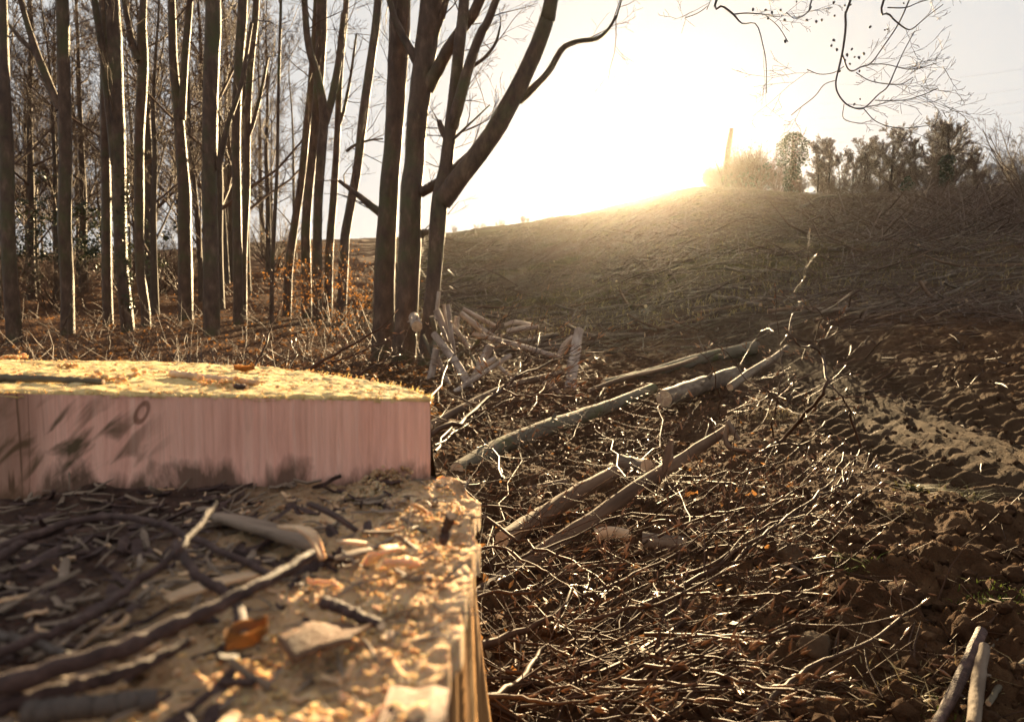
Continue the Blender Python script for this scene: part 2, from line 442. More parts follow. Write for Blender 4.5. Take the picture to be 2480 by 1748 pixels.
# ------------------------------------------------------------------ the felled stump beside the lens
SC = np.array((-0.62, 0.70))           # stump axis
BASE = np.array((SC[0], SC[1], 0.0))
Z_TOP, Z_LEDGE = 0.546, 0.425
def top_z(x, y):
    return Z_TOP - 0.030 * (x + 0.5) + 0.012 * (y - 0.75)
def face_y(x):
    return 0.785 + 0.075 * (x + 0.09)
def stump_r(th, z):
    """radius of the stump outline; roots flare towards the ground"""
    f = np.clip((Z_LEDGE - z) / Z_LEDGE, 0, 1.2)
    r = 0.508 + 0.02 * np.cos(2 * th + 0.6) + 0.012 * np.sin(5 * th + 1)
    low = sst(0.0, 0.02, Z_LEDGE + 0.02 - z)
    front = sst(-1.25, -0.85, th) * sst(0.25, -0.05, th)         # straight flank running towards the lens
    r = r + low * 0.016
    r = r + front * low * (0.578 / np.maximum(np.cos(th), 0.5) - r + 0.016 * perlin(th * 9, 0.5 + 0 * th) + 0.008 * perlin(th * 31, 2.5 + 0 * th))
    r = r + f ** 1.5 * (0.09 + 0.09 * np.maximum(0, np.cos(4 * th + 0.9))) * (1 - 0.9 * front)
    return r
def stump_materials():
    # smooth pink felling-cut face with vertical grain, dark decay streaks and one knot
    m = bpy.data.materials.new("stump_pink_face"); t = NT(m)
    g = t.noise(t.coord((34, 34, 1.6)), 2.2, 7, 0.65, 0.4)
    base = t.ramp(g, [(0.25, (0.50, 0.19, 0.14)), (0.5, (0.86, 0.42, 0.325)), (0.78, (0.95, 0.60, 0.47))])
    big = t.noise(t.coord((4, 4, 2.0)), 2.0, 4, 0.5)
    base = t.mix(t.math('MULTIPLY', big, 0.75), base, (0.86, 0.60, 0.47))
    base = t.mix(t.math('SUBTRACT', t.noise(t.coord((90, 90, 2.5)), 1.5, 5, 0.7), 0.34, clamp=True), base, (0.40, 0.17, 0.12))
    # decay streaks: slanting dark olive bands on the far side from the track
    tc = t.new("ShaderNodeTexCoord"); sep = t.new("ShaderNodeSeparateXYZ"); t.l.new(tc.outputs["Object"], sep.inputs[0])
    x, z = sep.outputs[0], sep.outputs[2]
    band = t.noise(t.coord((15, 3, 15), (0, math.radians(38), 0)), 1.0, 3, 0.5, 0.9)
    st = t.new("ShaderNodeTexNoise")
    cmb = t.new("ShaderNodeCombineXYZ")
    t.l.new(t.math('MULTIPLY', t.math('ADD', x, z), 11.0), cmb.inputs[0])
    t.l.new(t.math('MULTIPLY', t.math('SUBTRACT', z, x), 38.0), cmb.inputs[2])
    co2 = cmb.outputs[0]
    t.l.new(co2, st.inputs["Vector"]); st.inputs["Scale"].default_value = 1.1; st.inputs["Detail"].default_value = 3; st.inputs["Distortion"].default_value = 0.5
    mr = t.new("ShaderNodeMapRange"); t.l.new(st.outputs["Fac"], mr.inputs[0]); mr.inputs[1].default_value = 0.47; mr.inputs[2].default_value = 0.64
    where = t.new("ShaderNodeMapRange"); t.l.new(x, where.inputs[0]); where.inputs[1].default_value = 0.24; where.inputs[2].default_value = 0.16
    up = t.new("ShaderNodeMapRange"); t.l.new(z, up.inputs[0]); up.inputs[1].default_value = 0.548; up.inputs[2].default_value = 0.515
    msk = t.math('MULTIPLY', t.math('MULTIPLY', mr.outputs[0], where.outputs[0]), up.outputs[0])
    base = t.mix(t.math('MULTIPLY', msk, 0.95), base, (0.060, 0.045, 0.018))
    # low flame-shaped rot creeping up from the notch
    fl = t.noise(t.coord((17, 10, 5)), 1.0, 6, 0.65, 0.3)
    lo = t.math('MULTIPLY_ADD', t.math('SUBTRACT', fl, 0.5), 0.15, 0.450)
    rot = t.new("ShaderNodeMapRange"); t.l.new(t.math('SUBTRACT', lo, z), rot.inputs[0]); rot.inputs[1].default_value = -0.008; rot.inputs[2].default_value = 0.014
    base = t.mix(t.math('MULTIPLY', rot.outputs[0], 0.88), base, (0.085, 0.050, 0.030))
    # knot ring
    dx = t.math('MULTIPLY', t.math('ADD', t.math('SUBTRACT', x, 0.203), t.math('MULTIPLY', t.math('SUBTRACT', z, 0.522), -0.35)), 1.7)
    dz = t.math('SUBTRACT', z, 0.522)
    rr = t.math('SQRT', t.math('ADD', t.math('MULTIPLY', dx, dx), t.math('MULTIPLY', dz, dz)))
    kn = t.new("ShaderNodeMapRange"); t.l.new(t.math('ABSOLUTE', t.math('SUBTRACT', rr, 0.0105)), kn.inputs[0]); kn.inputs[1].default_value = 0.0045; kn.inputs[2].default_value = 0.002
    base = t.mix(t.math('MULTIPLY', kn.outputs[0], 0.75), base, (0.16, 0.070, 0.040))
    ck = t.noise(t.coord((48, 48, 0.9)), 1.0, 2, 0.5, 0.25)
    cm = t.new("ShaderNodeMapRange"); t.l.new(t.math('ABSOLUTE', t.math('SUBTRACT', ck, 0.5)), cm.inputs[0]); cm.inputs[1].default_value = 0.016; cm.inputs[2].default_value = 0.004
    cw = t.new("ShaderNodeMapRange"); t.l.new(x, cw.inputs[0]); cw.inputs[1].default_value = 0.115; cw.inputs[2].default_value = 0.075; cw.inputs[4].default_value = 0.95; cw.inputs[3].default_value = 0.10
    base = t.mix(t.math('MULTIPLY', cm.outputs[0], cw.outputs[0]), base, (0.045, 0.022, 0.012))
    base = t.mix(t.math('MULTIPLY', t.math('SUBTRACT', cw.outputs[0], 0.10), 0.75), base, (0.16, 0.085, 0.045))  # shading towards the left edge put into the wood colour
    t.color(base); t.set(0.72, 0.25)
    t.bump(t.math('ADD', t.noise(t.coord((60, 60, 2.2)), 2.0, 6, 0.7), t.math('MULTIPLY', t.noise(t.coord((14, 14, 3)), 2.0, 5, 0.7), 0.8)), 0.9, 0.006)
    MAT['face'] = m
    MAT['topcut'] = M("stump_sawn_top", [(0.3, (0.42, 0.28, 0.11)), (0.5, (0.62, 0.45, 0.20)), (0.75, (0.78, 0.62, 0.34))], 60, (1, 1, 1), 0.9, 0.15, 1.0, 0.006, 130, ((0.30, 0.17, 0.06), 22, 0.56, 0.70))
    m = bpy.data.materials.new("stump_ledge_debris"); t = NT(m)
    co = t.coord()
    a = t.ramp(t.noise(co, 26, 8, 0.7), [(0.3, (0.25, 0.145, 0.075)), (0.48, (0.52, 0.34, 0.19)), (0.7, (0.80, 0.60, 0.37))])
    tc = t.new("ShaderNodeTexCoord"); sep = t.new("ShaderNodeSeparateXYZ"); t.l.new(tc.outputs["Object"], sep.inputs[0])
    dk = t.new("ShaderNodeMapRange"); t.l.new(t.math('ADD', sep.outputs[0], t.math('MULTIPLY', t.noise(co, 9, 4), 0.22)), dk.inputs[0]); dk.inputs[1].default_value = 0.56; dk.inputs[2].default_value = 0.42  # dark bark debris left, sunlight on the right side put into the colour
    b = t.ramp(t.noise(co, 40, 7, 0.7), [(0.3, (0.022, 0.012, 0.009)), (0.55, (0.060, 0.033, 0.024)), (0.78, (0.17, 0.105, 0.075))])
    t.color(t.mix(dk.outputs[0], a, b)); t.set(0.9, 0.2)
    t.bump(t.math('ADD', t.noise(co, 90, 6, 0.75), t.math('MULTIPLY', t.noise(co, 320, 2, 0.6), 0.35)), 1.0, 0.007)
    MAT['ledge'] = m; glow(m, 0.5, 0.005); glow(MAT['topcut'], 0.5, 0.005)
    MAT['flank'] = M("stump_split_flank", [(0.3, (0.13, 0.060, 0.022)), (0.5, (0.33, 0.175, 0.065)), (0.72, (0.60, 0.37, 0.16))], 1.6, (26, 26, 1.3), 0.7, 0.3, 1.0, 0.008, 4)
stump_materials()

def build_stump():
    root = empty("tree_stump", BASE)
    tag(root, "huge felled stump with smooth pink cut face and sawdust-covered top, close in front", "tree stump")
    th = np.linspace(-np.pi, np.pi, 361)[:-1]
    # lower flank, ground to notch level
    zs = np.concatenate([np.linspace(-0.16, 0.30, 14), np.linspace(0.32, Z_LEDGE, 10)])
    Vs = []
    for z in zs:
        r = stump_r(th, z) + 0.010 * np.abs(perlin(th * 16, z * 1.2 + 0 * th)) + 0.006 * perlin(th * 42, z * 2.5 + 0 * th)
        Vs.append(np.stack([SC[0] + r * np.cos(th), SC[1] + r * np.sin(th), z + 0 * th ], 1))
    idx = np.arange(len(zs) * len(th)).reshape(len(zs), len(th)); nx = np.roll(idx, -1, 1)
    Q = np.stack([idx[:-1], nx[:-1], nx[1:], idx[1:]], -1).reshape(-1, 4)
    part("flank", (np.concatenate(Vs), [Q]), MAT['flank'], root, BASE)
    # upper flank behind the face
    def inside(x, y): return y > face_y(x)
    tt = np.linspace(0.05, np.pi + 0.2, 200)
    # chord ends
    def chord(lo, hi):
        for _ in range(50):
            m = (lo + hi) / 2
            r = stump_r(np.array([m]), Z_TOP)[0]
            x, y = SC[0] + r * math.cos(m), SC[1] + r * math.sin(m)
            if inside(x, y): hi = m
            else: lo = m
        return hi
    t0 = chord(-0.6, 1.2); t1 = chord(np.pi + 1.0, np.pi - 0.8)
    tt = np.linspace(t0, t1, 220)
    r = stump_r(tt, Z_TOP) + 0.004 * perlin(tt * 30, 0 * tt)
    ox, oy = SC[0] + r * np.cos(tt), SC[1] + r * np.sin(tt)
    rows = []
    for k, f in enumerate(np.linspace(0, 1, 10)):
        zt = top_z(ox, oy)
        z = (Z_LEDGE - 0.03) * (1 - f) + (zt - 0.001) * f
        s = 1 + 0.03 * (1 - f) ** 2
        rows.append(np.stack([SC[0] + (ox - SC[0]) * s, SC[1] + (oy - SC[1]) * s, z], 1))
    idx = np.arange(10 * 220).reshape(10, 220)
    Q = np.stack([idx[:-1, :-1], idx[:-1, 1:], idx[1:, 1:], idx[1:, :-1]], -1).reshape(-1, 4)
    part("upper_flank", (np.concatenate(rows), [Q]), MAT['flank'], root, BASE)
    # sawn top: rows from the face edge to the back arc
    n, m = 260, 90
    xl, xr = ox[-1], ox[0]
    xs = np.linspace(xl, xr, n)
    order = np.argsort(ox)
    yb = np.interp(xs, ox[order], oy[order]); yf = face_y(xs)
    yb = np.maximum(yb, yf + 0.001)
    f = np.linspace(0, 1, m)[:, None]
    X = np.repeat(xs[None], m, 0); Y = yf[None] * (1 - f) + yb[None] * f
    edge = np.minimum(f, 0.02) / 0.02
    Z = top_z(X, Y) + 0.0035 * fbm(X * 26, Y * 26, 3) + 0.004 * np.abs(perlin(X * 70, Y * 70)) * edge
    yj = 0.0035 * perlin(xs * 120, 0 * xs) * 1.0
    Y[0] += yj; Z[0] -= 0.004 + 0.004 * np.abs(perlin(xs * 90, 4 + 0 * xs))
    idx = np.arange(n * m).reshape(m, n)
    Q = np.stack([idx[:-1, :-1], idx[:-1, 1:], idx[1:, 1:], idx[1:, :-1]], -1).reshape(-1, 4)
    part("sawn_top", (np.stack([X.ravel(), Y.ravel(), Z.ravel()], 1), [Q]), MAT['topcut'], root, BASE)
    # smooth front face
    nz = 60
    f = np.linspace(0, 1, nz)[:, None]
    zt = top_z(xs, yf) - 0.003
    Zf = (Z_LEDGE - 0.04) * (1 - f) + zt[None] * f
    Xf = np.repeat(xs[None], nz, 0)
    Yf = face_y(Xf) - 0.0022 * perlin(Xf * 90, Zf * 3) - 0.0045 * fbm(Xf * 11, Zf * 5, 3) - 0.012 * (1 - f) ** 3 - 0.001 * perlin(Xf * 14, Zf * 14) * 2
    idx = np.arange(n * nz).reshape(nz, n)
    Q = np.stack([idx[:-1, :-1], idx[:-1, 1:], idx[1:, 1:], idx[1:, :-1]], -1).reshape(-1, 4)
    part("cut_face", (np.stack([Xf.ravel(), Yf.ravel(), Zf.ravel()], 1), [Q]), MAT['face'], root, BASE)
    # fibres torn along both edges of the saw cut
    bag = Bag()
    for i in range(420):
        x = rng.uniform(xl + 0.3, xr); y = float(face_y(x)) + rng.normal(0, 0.002)
        z = float(top_z(x, y)) - 0.002
        d = np.array((rng.normal(0, 0.5), -abs(rng.normal(0.5, 0.4)), rng.normal(0.2, 0.5))); L = rng.uniform(0.002, 0.006)
        bag.add([(x, y, z), (x + d[0] * L, y + d[1] * L, z + d[2] * L)], [rng.uniform(0.0004, 0.0011), 0.0002], 3)
    # right rim
    for i in range(160):
        k = rng.integers(0, 60); x, y = ox[k], oy[k]; z = float(top_z(x, y))
        L = rng.uniform(0.002, 0.007)
        bag.add([(x, y, z - 0.003), (x + rng.normal(0.6, 0.4) * L, y + rng.normal(0, 0.5) * L, z + rng.normal(0.2, 0.6) * L)], [rng.uniform(0.0004, 0.001), 0.0002], 3)
    o = part("torn_fibres", bag.build(), MAT['sawdust'], root, BASE)
    o["kind"] = "stuff"
    # ledge of the felling notch, covered in crumbs
    n, m = 330, 250
    U = np.linspace(0, 1, n)[None]; W = np.linspace(0, 1, m)[:, None]
    yy = 0.14 + W * 0.71                              # from near the lens up to the face
    def right_x(y):
        # outline of the notch level at that y
        a = np.linspace(-1.2, 0.9, 500); r = stump_r(a, Z_LEDGE - 0.003) + 0.010
        X, Yv = SC[0] + r * np.cos(a), SC[1] + r * np.sin(a)
        return np.interp(y, Yv, X)
    xr_ = right_x(yy)
    X = -1.12 + (xr_ + 1.12) * U ** 0.75
    Y = np.repeat(yy, n, 1)
    Y = np.minimum(Y, face_y(X) + 0.01)
    Z = ledge_z(X, Y)
    X[:, -1] -= 0.001; X[:, -2] += 0.0015; Z[:, -1] -= 0.022
    idx = np.arange(n * m).reshape(m, n)
    Q = np.stack([idx[:-1, :-1], idx[:-1, 1:], idx[1:, 1:], idx[1:, :-1]], -1).reshape(-1, 4)
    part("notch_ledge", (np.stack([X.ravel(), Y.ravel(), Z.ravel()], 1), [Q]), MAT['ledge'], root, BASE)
    # square block of fresh wood at the near corner of the ledge
    c = led(0, 930, 1672, -0.018)
    w, h2, dd = 0.016, 0.060, 0.022
    n2 = 18
    xs3 = np.linspace(-w, w, n2); V = []
    prof = [(-dd, -h2), (-dd, 0.012), (-dd + 0.004, 0.016), (dd, 0.018), (dd, -h2)]
    for (py, pz) in prof:
        V.append(np.stack([c[0] + xs3, c[1] + py + 0.002 * perlin(xs3 * 120, py * 9 + 0 * xs3), c[2] + pz + 0.003 * perlin(xs3 * 90, pz * 60 + 0 * xs3) * (pz > 0)], 1))
    idx = np.arange(len(prof) * n2).reshape(len(prof), n2)
    Q = np.stack([idx[:-1, :-1], idx[:-1, 1:], idx[1:, 1:], idx[1:, :-1]], -1).reshape(-1, 4)
    e = [idx[::, 0][::-1], idx[:, -1]]
    part("fresh_corner", (np.concatenate(V), [Q, np.array([e[0]]), np.array([e[1]])]), MAT['face'], root, BASE)
    return ox, oy
def ledge_z(X, Y):
    d = face_y(X) - Y
    z = Z_LEDGE + 0.004 + 0.016 * np.exp(-(d / 0.05) ** 2) * (0.6 + 0.8 * perlin(X * 14, Y * 9))
    lit = sst(-0.33, -0.16, X + 0.12 * (0.5 - Y))
    wx = X + 0.01 * perlin(X * 30, Y * 30); wy = Y + 0.01 * perlin(X * 30 + 7, Y * 30)
    z = z + 0.010 * fbm(X * 14, Y * 14, 2)
    z = z + (0.35 + 0.65 * lit) * (0.010 * (np.abs(perlin(wx * 38, wy * 38)) - 0.25) + 0.006 * (np.abs(perlin(wx * 85, wy * 85)) - 0.25) + 0.003 * (0.4 - np.abs(perlin(wx * 180, wy * 180))))
    z = z - 0.02 * sst(-0.35, -0.75, X)
    return z
def plane_hit(k, u, v, fz, dz=0.0):
    d = ray(k, u, v)
    z = Z_LEDGE
    for _ in range(6):
        t = (z + dz - H) / d[2]
        p = CAM + d * t
        z = float(fz(np.array([p[0]]), np.array([p[1]]))[0])
    p = CAM + d * ((z + dz - H) / d[2])
    return p
def led(k, u, v, dz=0.0):
    return plane_hit(k, u, v, lambda x, y: Z_LEDGE + 0.006 + 0 * x, dz)
def topp(k, u, v, dz=0.0):
    return plane_hit(k, u, v, top_z, dz)
build_stump()

def stick(name, label, cat, pts, r0, r1, mat='stick', cut='cutwood', group=None, sides=9, n=16, lump=0.07, wob=0.0):
    pts = np.asarray(pts, float)
    p = smoothpath(pts, n)
    n = n * 2; p = smoothpath(pts, n)
    p[1:-1] += rng.normal(0, 0.0006, (n - 2, 3))
    node = np.zeros(n)
    for q in rng.integers(1, n - 1, 4): node[q] = rng.uniform(0.05, 0.2)
    r = np.linspace(r0 * 0.86, r1 * 0.72, n) * (1 + node) * (1 + 0.08 * perlin(np.arange(n) * 0.23, np.full(n, rng.uniform(0, 50))))
    root = empty(name, p[0])
    tag(root, label, cat, group)
    part("bark", tubes(p[None], r[None], sides, lump), MAT[mat], root, p[0])
    for VF in end_discs(p, r, sides):
        part("cut_end", VF, MAT[cut], root, p[0], False)
    return root
def end_discs(p, r, sides):
    out = []
    for i, j, s in ((0, 1, 1), (-1, -2, 1)):
        t = norm(p[i] - p[j]); ref = np.array((0, 0, 1.0)) if abs(t[2]) < 0.75 else np.array((1.0, 0.2, 0))
        a = norm(np.cross(t, ref)); b = np.cross(t, a)
        an = np.arange(sides) / sides * 2 * np.pi
        ring = p[i] + 0.97 * r[i] * (np.cos(an)[:, None] * a + np.sin(an)[:, None] * b)
        c = p[i] + t * 0.12 * r[i]
        V = np.concatenate([ring, [c]])
        F = np.stack([np.arange(sides), np.roll(np.arange(sides), -1), np.full(sides, sides)], 1)
        out.append((V, [F]))
    return out
def L0(*pts, dz=0.012):
    return [led(0, a, b, dz if len(q) == 0 else q[0]) for (a, b, *q) in pts]
# sticks lying in the notch
SW = lambda w, Y: w / 1523.0 * Y / 2
stick("fallen_stick", "long purple-brown twig arching along the foot of the pink face", "stick", L0((-60, 1245), (200, 1162, 0.02), (330, 1168, 0.025), (440, 1210, 0.02), (605, 1288)), 0.0040, 0.0036)
stick("fallen_stick", "greyish stick slanting up to the face, crossing the long purple twig", "stick", L0((-40, 1478), (180, 1392, 0.016), (300, 1312, 0.02), (400, 1232, 0.036), (485, 1128, 0.05)), 0.0038, 0.0034)
stick("fallen_stick", "thick purple-brown branch with a sawn end pointing at the sunlit crumbs", "stick", L0((-40, 1545, 0.02), (250, 1462, 0.025), (400, 1398, 0.028), (560, 1325, 0.032), (700, 1243, 0.035)), 0.0058, 0.0052)
stick("fallen_stick", "short crooked twig lying under the thick purple-brown branch end, beside the curled leaf", "stick", L0((395, 1218, 0.03), (440, 1290, 0.022), (520, 1340, 0.014), (548, 1425, 0.012)), 0.0040, 0.0048, n=12)
stick("fallen_stick", "dark thick stick with a freshly orange cut end near the bottom edge", "stick", L0((60, 1600), (200, 1585), (352, 1568)), 0.0070, 0.0066, mat='twig_dark', cut='leaforange')
stick("fallen_stick", "dark stick along the bottom left, below the thick purple-brown branch", "stick", L0((-30, 1592), (160, 1540), (300, 1500), (420, 1440)), 0.0052, 0.0042, mat='stick')
stick("fallen_stick", "short stub of twig at the left edge above the greyish stick", "stick", L0((-40, 1272), (60, 1212), (140, 1186)), 0.0048, 0.0044)
stick("fallen_stick", "short dark twig at the left edge, under the greyish stick", "stick", L0((-30, 1420), (70, 1440), (170, 1476)), 0.0034, 0.0030, mat='twig_dark')
stick("fallen_stick", "short brown stick with a sunlit upper edge lying on the golden crumbs", "stick", [led(10, 770, 830, 0.012), led(10, 960, 905, 0.012), led(10, 1145, 985, 0.012)], 0.0046, 0.0040)
stick("stick_end", "stub of stick standing up at the ledge corner, its tip glowing white", "stick", [led(10, 1555, 440, 0.005), led(10, 1575, 340, 0.018), led(10, 1605, 265, 0.03)], 0.0042, 0.0060, cut='chip')
def slab(name, label, cat, pts, w, th, mat, curl=0.0, twist=0.0, group=None, ragged=0.25):
    """a flake of bark or wood: a curved strip with thickness and uneven edges"""
    p = smoothpath(np.asarray(pts, float), 14); n = 14
    t = norm(np.gradient(p, axis=0)); s = norm(np.cross(t, np.array((0.1, 0.15, 1.0)))); u = np.cross(s, t)
    ph = rng.uniform(0, 99)
    taper = np.sin(np.linspace(0.35, np.pi - 0.3, n)) ** 0.5
    rows = []
    for i in range(n):
        wi = w * taper[i] * (1 + ragged * perlin(np.array([i * 0.8 + ph]), np.array([0.3]))[0])
        prof = []
        for f in (-1, -0.6, 0, 0.6, 1):
            prof.append(p[i] + s[i] * f * wi / 2 + u[i] * (th / 2 + curl * w * (f * f) + twist * w * f * (i / n - 0.5)))
        for f in (1, 0.6, 0, -0.6, -1):
            prof.append(p[i] + s[i] * f * wi / 2 + u[i] * (-th / 2 + curl * w * (f * f) + twist * w * f * (i / n - 0.5)))
        rows.append(prof)
    V = np.array(rows).reshape(-1, 3)
    idx = np.arange(n * 10).reshape(n, 10); nx = np.roll(idx, -1, 1)
    Q = np.stack([idx[:-1], nx[:-1], nx[1:], idx[1:]], -1).reshape(-1, 4)
    o = link(name, mesh(name, V - p[0], [Q, idx[:1][:, ::-1], idx[-1:]], True), MAT[mat], None, Vector(p[0]))
    tag(o, label, cat, group)
    return o
slab("bark_slab", "weathered grey slab of split wood lying at the foot of the pink face", "wood slab", L0((478, 1155, 0.012), (580, 1180, 0.012), (715, 1228, 0.008)), 0.026, 0.006, 'chipgrey')
slab("bark_curl", "pale curled strip of bark arching over the end of the grey slab", "bark strip", L0((630, 1182, 0.028), (690, 1195, 0.03), (722, 1255, 0.012)), 0.011, 0.003, 'chip', 0.1)
slab("bark_flake", "reddish brown flake of bark leaning below the right part of the face", "bark flake", L0((690, 1130, 0.03), (745, 1155, 0.022), (800, 1192, 0.008)), 0.010, 0.003, 'stick', 0.1)
slab("wood_splinter", "long pale splinter lying behind the thick purple-brown branch", "wood splinter", L0((375, 1345, 0.008), (470, 1310, 0.01), (582, 1285, 0.01)), 0.016, 0.003, 'chip')
slab("wood_chip", "brightest white wood chip catching the sun near the ledge corner", "wood chip", [led(10, 1185, 600, 0.014), led(10, 1280, 585, 0.018), led(10, 1375, 605, 0.014)], 0.016, 0.003, 'chip', 0.25)
slab("wood_chip", "arched brown wood shaving just left of the brightest white chip", "wood chip", [led(10, 1050, 600, 0.006), led(10, 1150, 515, 0.02), led(10, 1270, 490, 0.016)], 0.012, 0.003, 'chip', 0.2)
slab("wood_chip", "flat pink wood chip bare of crumbs in the middle of the sunlit ledge", "wood chip", [led(10, 520, 1160, 0.010), led(10, 760, 1060, 0.012), led(10, 1010, 1000, 0.008)], 0.030, 0.003, 'face', 0.05, 0.2, None, 0.8)
slab("wood_chip", "narrow pale wood chip lying at the end of the pale curled bark strip", "wood chip", [led(10, 865, 435, 0.01), led(10, 950, 440, 0.012), led(10, 1050, 452, 0.01)], 0.009, 0.003, 'chip')
slab("wood_chip", "flat brown wood chip just below the narrow pale chip", "wood chip", [led(10, 840, 545, 0.008), led(10, 950, 520, 0.01), led(10, 1080, 490, 0.01)], 0.012, 0.003, 'chipgrey')
slab("wood_chip", "small golden splinter standing against the bark step right of the face", "wood chip", [led(10, 1345, 185, 0.03), led(10, 1400, 215, 0.02), led(10, 1440, 245, 0.012)], 0.006, 0.002, 'chip')
# curled dead leaf
def curled_leaf(name, label, c, L, w, mat, rot, lift=0.4, group=None):
    nu, nv = 12, 7
    V = []
    for i in range(nu):
        f = i / (nu - 1); ww = w * math.sin(math.pi * (0.04 + 0.94 * f)) ** 0.75
        for j in range(nv):
            g = j / (nv - 1) * 2 - 1
            V.append(((f - 0.5) * L, g * ww / 2, lift * w * (g * g) + 0.35 * L * (f - 0.5) ** 2 + 0.04 * w * math.sin(9 * f + 3 * g)))
    V = np.array(V); ca, sa = math.cos(rot), math.sin(rot)
    V = np.stack([V[:, 0] * ca - V[:, 1] * sa, V[:, 0] * sa + V[:, 1] * ca, V[:, 2]], 1)
    idx = np.arange(nu * nv).reshape(nu, nv)
    Q = np.stack([idx[:-1, :-1], idx[1:, :-1], idx[1:, 1:], idx[:-1, 1:]], -1).reshape(-1, 4)
    V2 = V + np.array((0, 0, 0.0006))
    VV, FF = merge([(V, [Q[:, ::-1]]), (V2, [Q])])
    o = link(name, mesh(name, VV, FF), MAT[mat], None, Vector(c))
    return tag(o, label, "leaf", group)
curled_leaf("dead_leaf", "curled orange-brown leaf hanging at the end of the crooked twig on the ledge", led(10, 270, 1120, 0.008), 0.026, 0.018, 'leafdead', 0.9, 0.6)
curled_leaf("dead_leaf", "tiny curled brown leaf on the rim of the sawn top", topp(0, 548, 833, 0.002), 0.030, 0.016, 'leafdead', 0.3, 0.5)
# things on the sawn top
stick("fallen_stick", "pale peeled twig lying on the sawn top", "stick", [topp(0, 385, 838, 0.006), topp(0, 470, 848, 0.006), topp(0, 577, 858, 0.006)], 0.0060, 0.0054, mat='chip')
stick("fallen_stick", "grey twig lying on the sawn top at the left edge of the view", "stick", [topp(0, -40, 848, 0.005), topp(0, 100, 850, 0.006), topp(0, 232, 856, 0.005)], 0.0060, 0.0050, mat='logmoss')
stick("fallen_stick", "stubby dark twig on the sawn top in front of the pale peeled twig", "stick", [topp(0, 528, 866, 0.004), topp(0, 555, 868, 0.004)], 0.0040, 0.0042, n=6)
def lumpball(n=2, seed=0, amp=0.35):
    import bmesh
    bm = bmesh.new(); bmesh.ops.create_icosphere(bm, subdivisions=n, radius=1.0)
    V = np.array([v.co[:] for v in bm.verts]); F = np.array([[v.index for v in f.verts] for f in bm.faces]); bm.free()
    k = seed * 7.7
    r = 1 + amp * (perlin(V[:, 0] * 1.3 + k, V[:, 1] * 1.3 + V[:, 2] * 0.7) + perlin(V[:, 2] * 1.5 + k, V[:, 0] * 1.2 - V[:, 1])) + 0.3 * amp * perlin(V[:, 0] * 4 + k, V[:, 1] * 4 + V[:, 2] * 3)
    return V * r[:, None], F
LB = [lumpball(2, s, 0.45) for s in range(8)]
LB1 = [lumpball(1, s, 0.5) for s in range(8)]
def lumps(name, P, S, mat, kind="stuff", label=None, cat=None, parent=None, hi=False, flat=1.0):
    """many small lumps as one mass"""
    src = LB if hi else LB1
    parts = []
    P = np.asarray(P); S = np.asarray(S)
    k = rng.integers(0, 8, len(P))
    for j in range(8):
        sel = np.where(k == j)[0]
        if not len(sel): continue
        V, F = src[j]
        a = rng.uniform(0, 6.28, len(sel)); c, s = np.cos(a), np.sin(a)
        sc = S[sel][:, None] * rng.uniform(0.7, 1.25, (len(sel), 3)) * np.array((1, 1, flat))
        X = V[None] * sc[:, None, :]
        X = np.stack([X[..., 0] * c[:, None] - X[..., 1] * s[:, None], X[..., 0] * s[:, None] + X[..., 1] * c[:, None], X[..., 2]], -1) + P[sel][:, None]
        FF = F[None] + (np.arange(len(sel)) * len(V))[:, None, None]
        parts.append((X.reshape(-1, 3), [FF.reshape(-1, 3)]))
    V, F = merge(parts)
    o = link(name, mesh(name, V, F, hi), MAT[mat], parent)
    tag(o, label, cat, None, kind)
    return o
# crumbs of sawdust on top and on the ledge
P, S = [], []
for i in range(2600):
    x = rng.uniform(-1.1, -0.1); y = float(face_y(x)) + rng.uniform(0.0, 0.45)
    if (x - SC[0]) ** 2 + (y - SC[1]) ** 2 < 0.52 ** 2:
        s = 0.0009 + 0.0022 * rng.random() ** 4; P.append((x, y, float(top_z(x, y)) + s * 0.4)); S.append(s)
for (u, v, k) in ((42, 806, 26), (20, 808, 16), (240, 858, 22), (285, 848, 12), (150, 830, 14), (500, 868, 18)):
    c = topp(0, u, v)
    for j in range(k):
        s = rng.uniform(0.002, 0.006); P.append(c + np.array((rng.normal(0, 0.010), rng.normal(0, 0.010), 0.004 + abs(rng.normal(0, 0.004))))); S.append(s)
lumps("sawdust", P, S, 'sawdust', "stuff", "golden sawdust crumbs strewn over the sawn stump top", "sawdust", flat=0.6)
P, S = [], []
x = rng.uniform(-0.62, -0.02, 9000); y = rng.uniform(0.22, 0.78, 9000)
r = np.hypot(x - SC[0], y - SC[1]); th = np.arctan2(y - SC[1], x - SC[0])
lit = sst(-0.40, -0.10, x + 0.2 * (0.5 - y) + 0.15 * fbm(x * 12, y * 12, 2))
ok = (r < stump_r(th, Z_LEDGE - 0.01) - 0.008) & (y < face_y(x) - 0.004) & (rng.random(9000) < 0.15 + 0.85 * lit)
x, y = x[ok], y[ok]
s = 0.0008 + 0.0030 * rng.random(len(x)) ** 4
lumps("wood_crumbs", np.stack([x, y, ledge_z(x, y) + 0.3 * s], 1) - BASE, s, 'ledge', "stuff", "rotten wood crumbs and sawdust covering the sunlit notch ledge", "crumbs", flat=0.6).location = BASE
bag = Bag()
